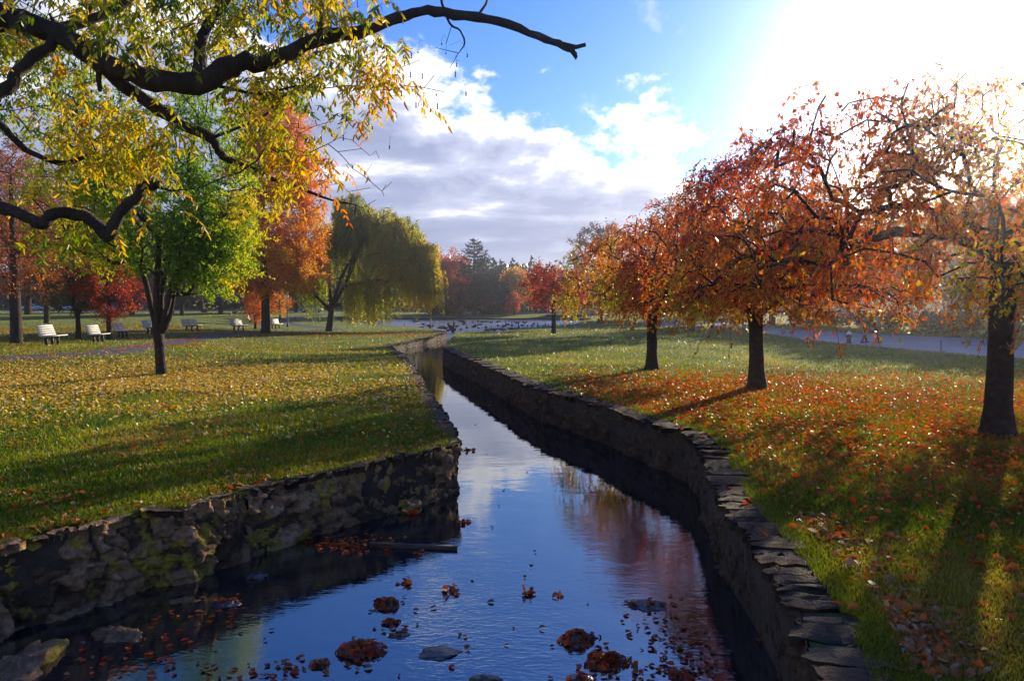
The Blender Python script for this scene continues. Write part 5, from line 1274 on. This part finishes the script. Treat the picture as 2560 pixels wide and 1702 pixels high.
# rubble at the foot of the near left wall
for k, (px, py, w, h, lb) in enumerate([(60, 1665, 230, .28, 'mossy boulder at the bottom left corner of the wall foot'), (300, 1590, 150, .3, 'wedge shaped stone fallen at the wall foot'), (470, 1500, 110, .22, 'low stone at the wall foot before the bend')]):
    rg2 = np.random.default_rng(500 + k); p = G(px, py, WZ); ppm = F / p[1]; wm_ = w / ppm
    t = empty('boulder', lb, 'boulder', (p[0], p[1], WZ - .05), rg2.uniform(0, 3), 'boulders at the foot of the left wall')
    m = MB(); m.ball((0, 0, 0), 1, 44, 30); V = np.array(m.v); n = 1 + 1.0 * (fbm(V[:, 0] * 1.3 + k * 7, V[:, 1] * 1.3, V[:, 2] * 1.3, seed=k, o=4) - .5); cr = np.abs(fbm(V[:, 0] * 2.2 + k, V[:, 1] * 2.2, V[:, 2] * 2.2, seed=k + 3, o=5) - .5) * 2; V = V * (n * (1.15 - .7 * cr))[:, None] * np.array([wm_ / 2, wm_ * .3, wm_ * h * .7]); m.v = [tuple(q) for q in V]
    m.build('stone', WALLL, t, True, attrs={'hue': np.clip(fbm(V[:, 0] * 4, V[:, 1] * 4, V[:, 2] * 4, seed=9), 0, 1)})

# ------------------------------------------------------------------ sun, sky, air
sun = bpy.data.lights.new('sun', 'SUN'); so = bpy.data.objects.new('sun', sun); COL.objects.link(so)
sun.energy = 5.0; sun.angle = R(.55); sun.color = (1.0, .84, .62)
so.rotation_euler = Vector((-sd[0], -sd[1], -sd[2])).to_track_quat('-Z', 'Y').to_euler(); so.location = (20, 20, 30)

w = bpy.data.worlds.new('World'); SC.world = w; w.use_nodes = True; nt = w.node_tree; nt.nodes.clear()
sky = nt.nodes.new('ShaderNodeTexSky'); sky.sky_type = 'NISHITA'; sky.sun_disc = False; sky.sun_elevation = SUN_EL; sky.sun_rotation = SUN_AZ
sky.air_density = 1.0; sky.dust_density = .4; sky.ozone_density = 2.0
tc = nt.nodes.new('ShaderNodeTexCoord'); sep = nt.nodes.new('ShaderNodeSeparateXYZ'); nt.links.new(tc.outputs['Generated'], sep.inputs[0])
X, Y, Z = sep.outputs
zz = math_n(nt, 'ADD', math_n(nt, 'MAXIMUM', Z, 0.0), .16)
comb = nt.nodes.new('ShaderNodeCombineXYZ'); nt.links.new(math_n(nt, 'DIVIDE', X, zz), comb.inputs[0]); nt.links.new(math_n(nt, 'DIVIDE', Y, zz), comb.inputs[1])
def wn(scale, det, rough, sc=(1, 1, 1), loc=(0, 0, 0), src=None, dist=0):
    mp = nt.nodes.new('ShaderNodeMapping'); mp.inputs['Scale'].default_value = sc; mp.inputs['Location'].default_value = loc
    nt.links.new(src or comb.outputs[0], mp.inputs[0]); n = nt.nodes.new('ShaderNodeTexNoise'); n.inputs['Scale'].default_value = scale; n.inputs['Detail'].default_value = det; n.inputs['Roughness'].default_value = rough; n.inputs['Distortion'].default_value = dist
    nt.links.new(mp.outputs[0], n.inputs['Vector']); return n.outputs['Fac']
big = wn(1.1, 9, .58, loc=(3.1, 1.7, 0)); dirn = wn(5.5, 8, .62, sc=(1, 1, 1.6), src=tc.outputs['Generated'], loc=(.4, .2, .1))
xy = math_n(nt, 'DIVIDE', X, math_n(nt, 'MAXIMUM', Y, .25))
edge = math_n(nt, 'MULTIPLY_ADD', math_n(nt, 'MINIMUM', math_n(nt, 'MAXIMUM', xy, -.5), .3), -.32, .264)
cov = math_n(nt, 'MULTIPLY', math_n(nt, 'SUBTRACT', edge, Z), 3.6)
dens_ = math_n(nt, 'ADD', cov, math_n(nt, 'MULTIPLY', math_n(nt, 'SUBTRACT', dirn, .5), 1.7))
dens_ = math_n(nt, 'ADD', dens_, math_n(nt, 'MULTIPLY', math_n(nt, 'SUBTRACT', big, .5), .9))
mask = ramp(nt, [(.0, (0, 0, 0)), (.14, (1, 1, 1))], dens_, 'EASE').outputs[0]
wisp = ramp(nt, [(.62, (0, 0, 0)), (.74, (.7, .7, .7))], wn(4.2, 7, .6, src=tc.outputs['Generated'], loc=(1.3, .6, .9)), 'EASE').outputs[0]
mask = math_n(nt, 'MAXIMUM', mask, math_n(nt, 'MULTIPLY', wisp, math_n(nt, 'LESS_THAN', Z, .42)))
# grey bellies where the cloud is thick, white edges and breaks
brk = wn(2.0, 7, .55, sc=(.75, 1.1, 1), loc=(8.2, 4.4, 0))
th = math_n(nt, 'MULTIPLY', math_n(nt, 'SUBTRACT', dens_, .16), 2.8, None, True)
gr = math_n(nt, 'MULTIPLY', th, ramp(nt, [(.4, (1, 1, 1)), (.52, (.85, .85, .85)), (.68, (.05, .05, .05))], brk).outputs[0])
low = math_n(nt, 'MULTIPLY', math_n(nt, 'SUBTRACT', Z, .035), 22.0, None, True)
gr = math_n(nt, 'MULTIPLY', gr, math_n(nt, 'MULTIPLY_ADD', low, .75, .25))
cc = ramp(nt, [(0, (13, 13, 13.3)), (.35, (6.6, 7.1, 9.2)), (1, (3.4, 4.0, 6.3))], gr).outputs[0]
mixc = nt.nodes.new('ShaderNodeMixRGB'); nt.links.new(mask, mixc.inputs[0])
skm = nt.nodes.new('ShaderNodeMixRGB'); skm.blend_type = 'MULTIPLY'; skm.inputs[0].default_value = 1; tr_ = ramp(nt, [(.12, (.72, 1.18, 1.95)), (.40, (.5, 1.05, 2.2)), (.7, (.24, .8, 2.3))], Z); nt.links.new(tr_.outputs[0], skm.inputs[2])
nt.links.new(sky.outputs[0], skm.inputs[1]); nt.links.new(skm.outputs[0], mixc.inputs[1]); nt.links.new(cc, mixc.inputs[2])
# bright aureole of the air round the sun
vm = nt.nodes.new('ShaderNodeVectorMath'); vm.operation = 'DOT_PRODUCT'; vm.inputs[1].default_value = tuple(sd); nt.links.new(tc.outputs['Generated'], vm.inputs[0])
dp = math_n(nt, 'MAXIMUM', vm.outputs['Value'], 0.0)
au = math_n(nt, 'ADD', math_n(nt, 'MULTIPLY', math_n(nt, 'POWER', dp, 75.0), 26.0), math_n(nt, 'MULTIPLY', math_n(nt, 'POWER', dp, 9.0), .3))
aur = nt.nodes.new('ShaderNodeMixRGB'); aur.blend_type = 'ADD'; aur.inputs[0].default_value = 1; nt.links.new(mixc.outputs[0], aur.inputs[1])
cb = nt.nodes.new('ShaderNodeCombineXYZ'); 
for k, f in enumerate((1.0, .97, .92)): nt.links.new(math_n(nt, 'MULTIPLY', au, f), cb.inputs[k])
nt.links.new(cb.outputs[0], aur.inputs[2])
bg = nt.nodes.new('ShaderNodeBackground'); bg.inputs['Strength'].default_value = .055; nt.links.new(aur.outputs[0], bg.inputs[0])
wo = nt.nodes.new('ShaderNodeOutputWorld'); nt.links.new(bg.outputs[0], wo.inputs[0])

HAZE = True
if HAZE:
    m, nt = mat_new('park_air'); pv = nt.nodes.new('ShaderNodeVolumePrincipled'); pv.inputs['Color'].default_value = (.95, .96, 1, 1); pv.inputs['Density'].default_value = .0012; pv.inputs['Anisotropy'].default_value = .92
    o_ = nt.nodes.new('ShaderNodeOutputMaterial'); nt.links.new(pv.outputs[0], o_.inputs['Volume'])
    mb = MB(); mb.box((0, 120, 14), (700, 300, 33)); mb.v = [(x, y, -2.6 if z < 0 else 30) for x, y, z in mb.v]
    h = mb.build('haze', m); tag(h, 'thin bright air over the park', 'haze', None, 'stuff')

# ------------------------------------------------------------------ render settings
SC.view_settings.view_transform = 'Standard'; SC.view_settings.look = 'None'; SC.view_settings.gamma = 1; SC.view_settings.exposure = 0.95; SC.view_settings.use_curve_mapping = False
SC.cycles.use_denoising = True
SC.cycles.max_bounces = 6; SC.cycles.diffuse_bounces = 2; SC.cycles.glossy_bounces = 3; SC.cycles.transmission_bounces = 3; SC.cycles.volume_bounces = 0
SC.cycles.caustics_reflective = False; SC.cycles.caustics_refractive = False; SC.cycles.sample_clamp_indirect = 6; SC.cycles.use_light_tree = True
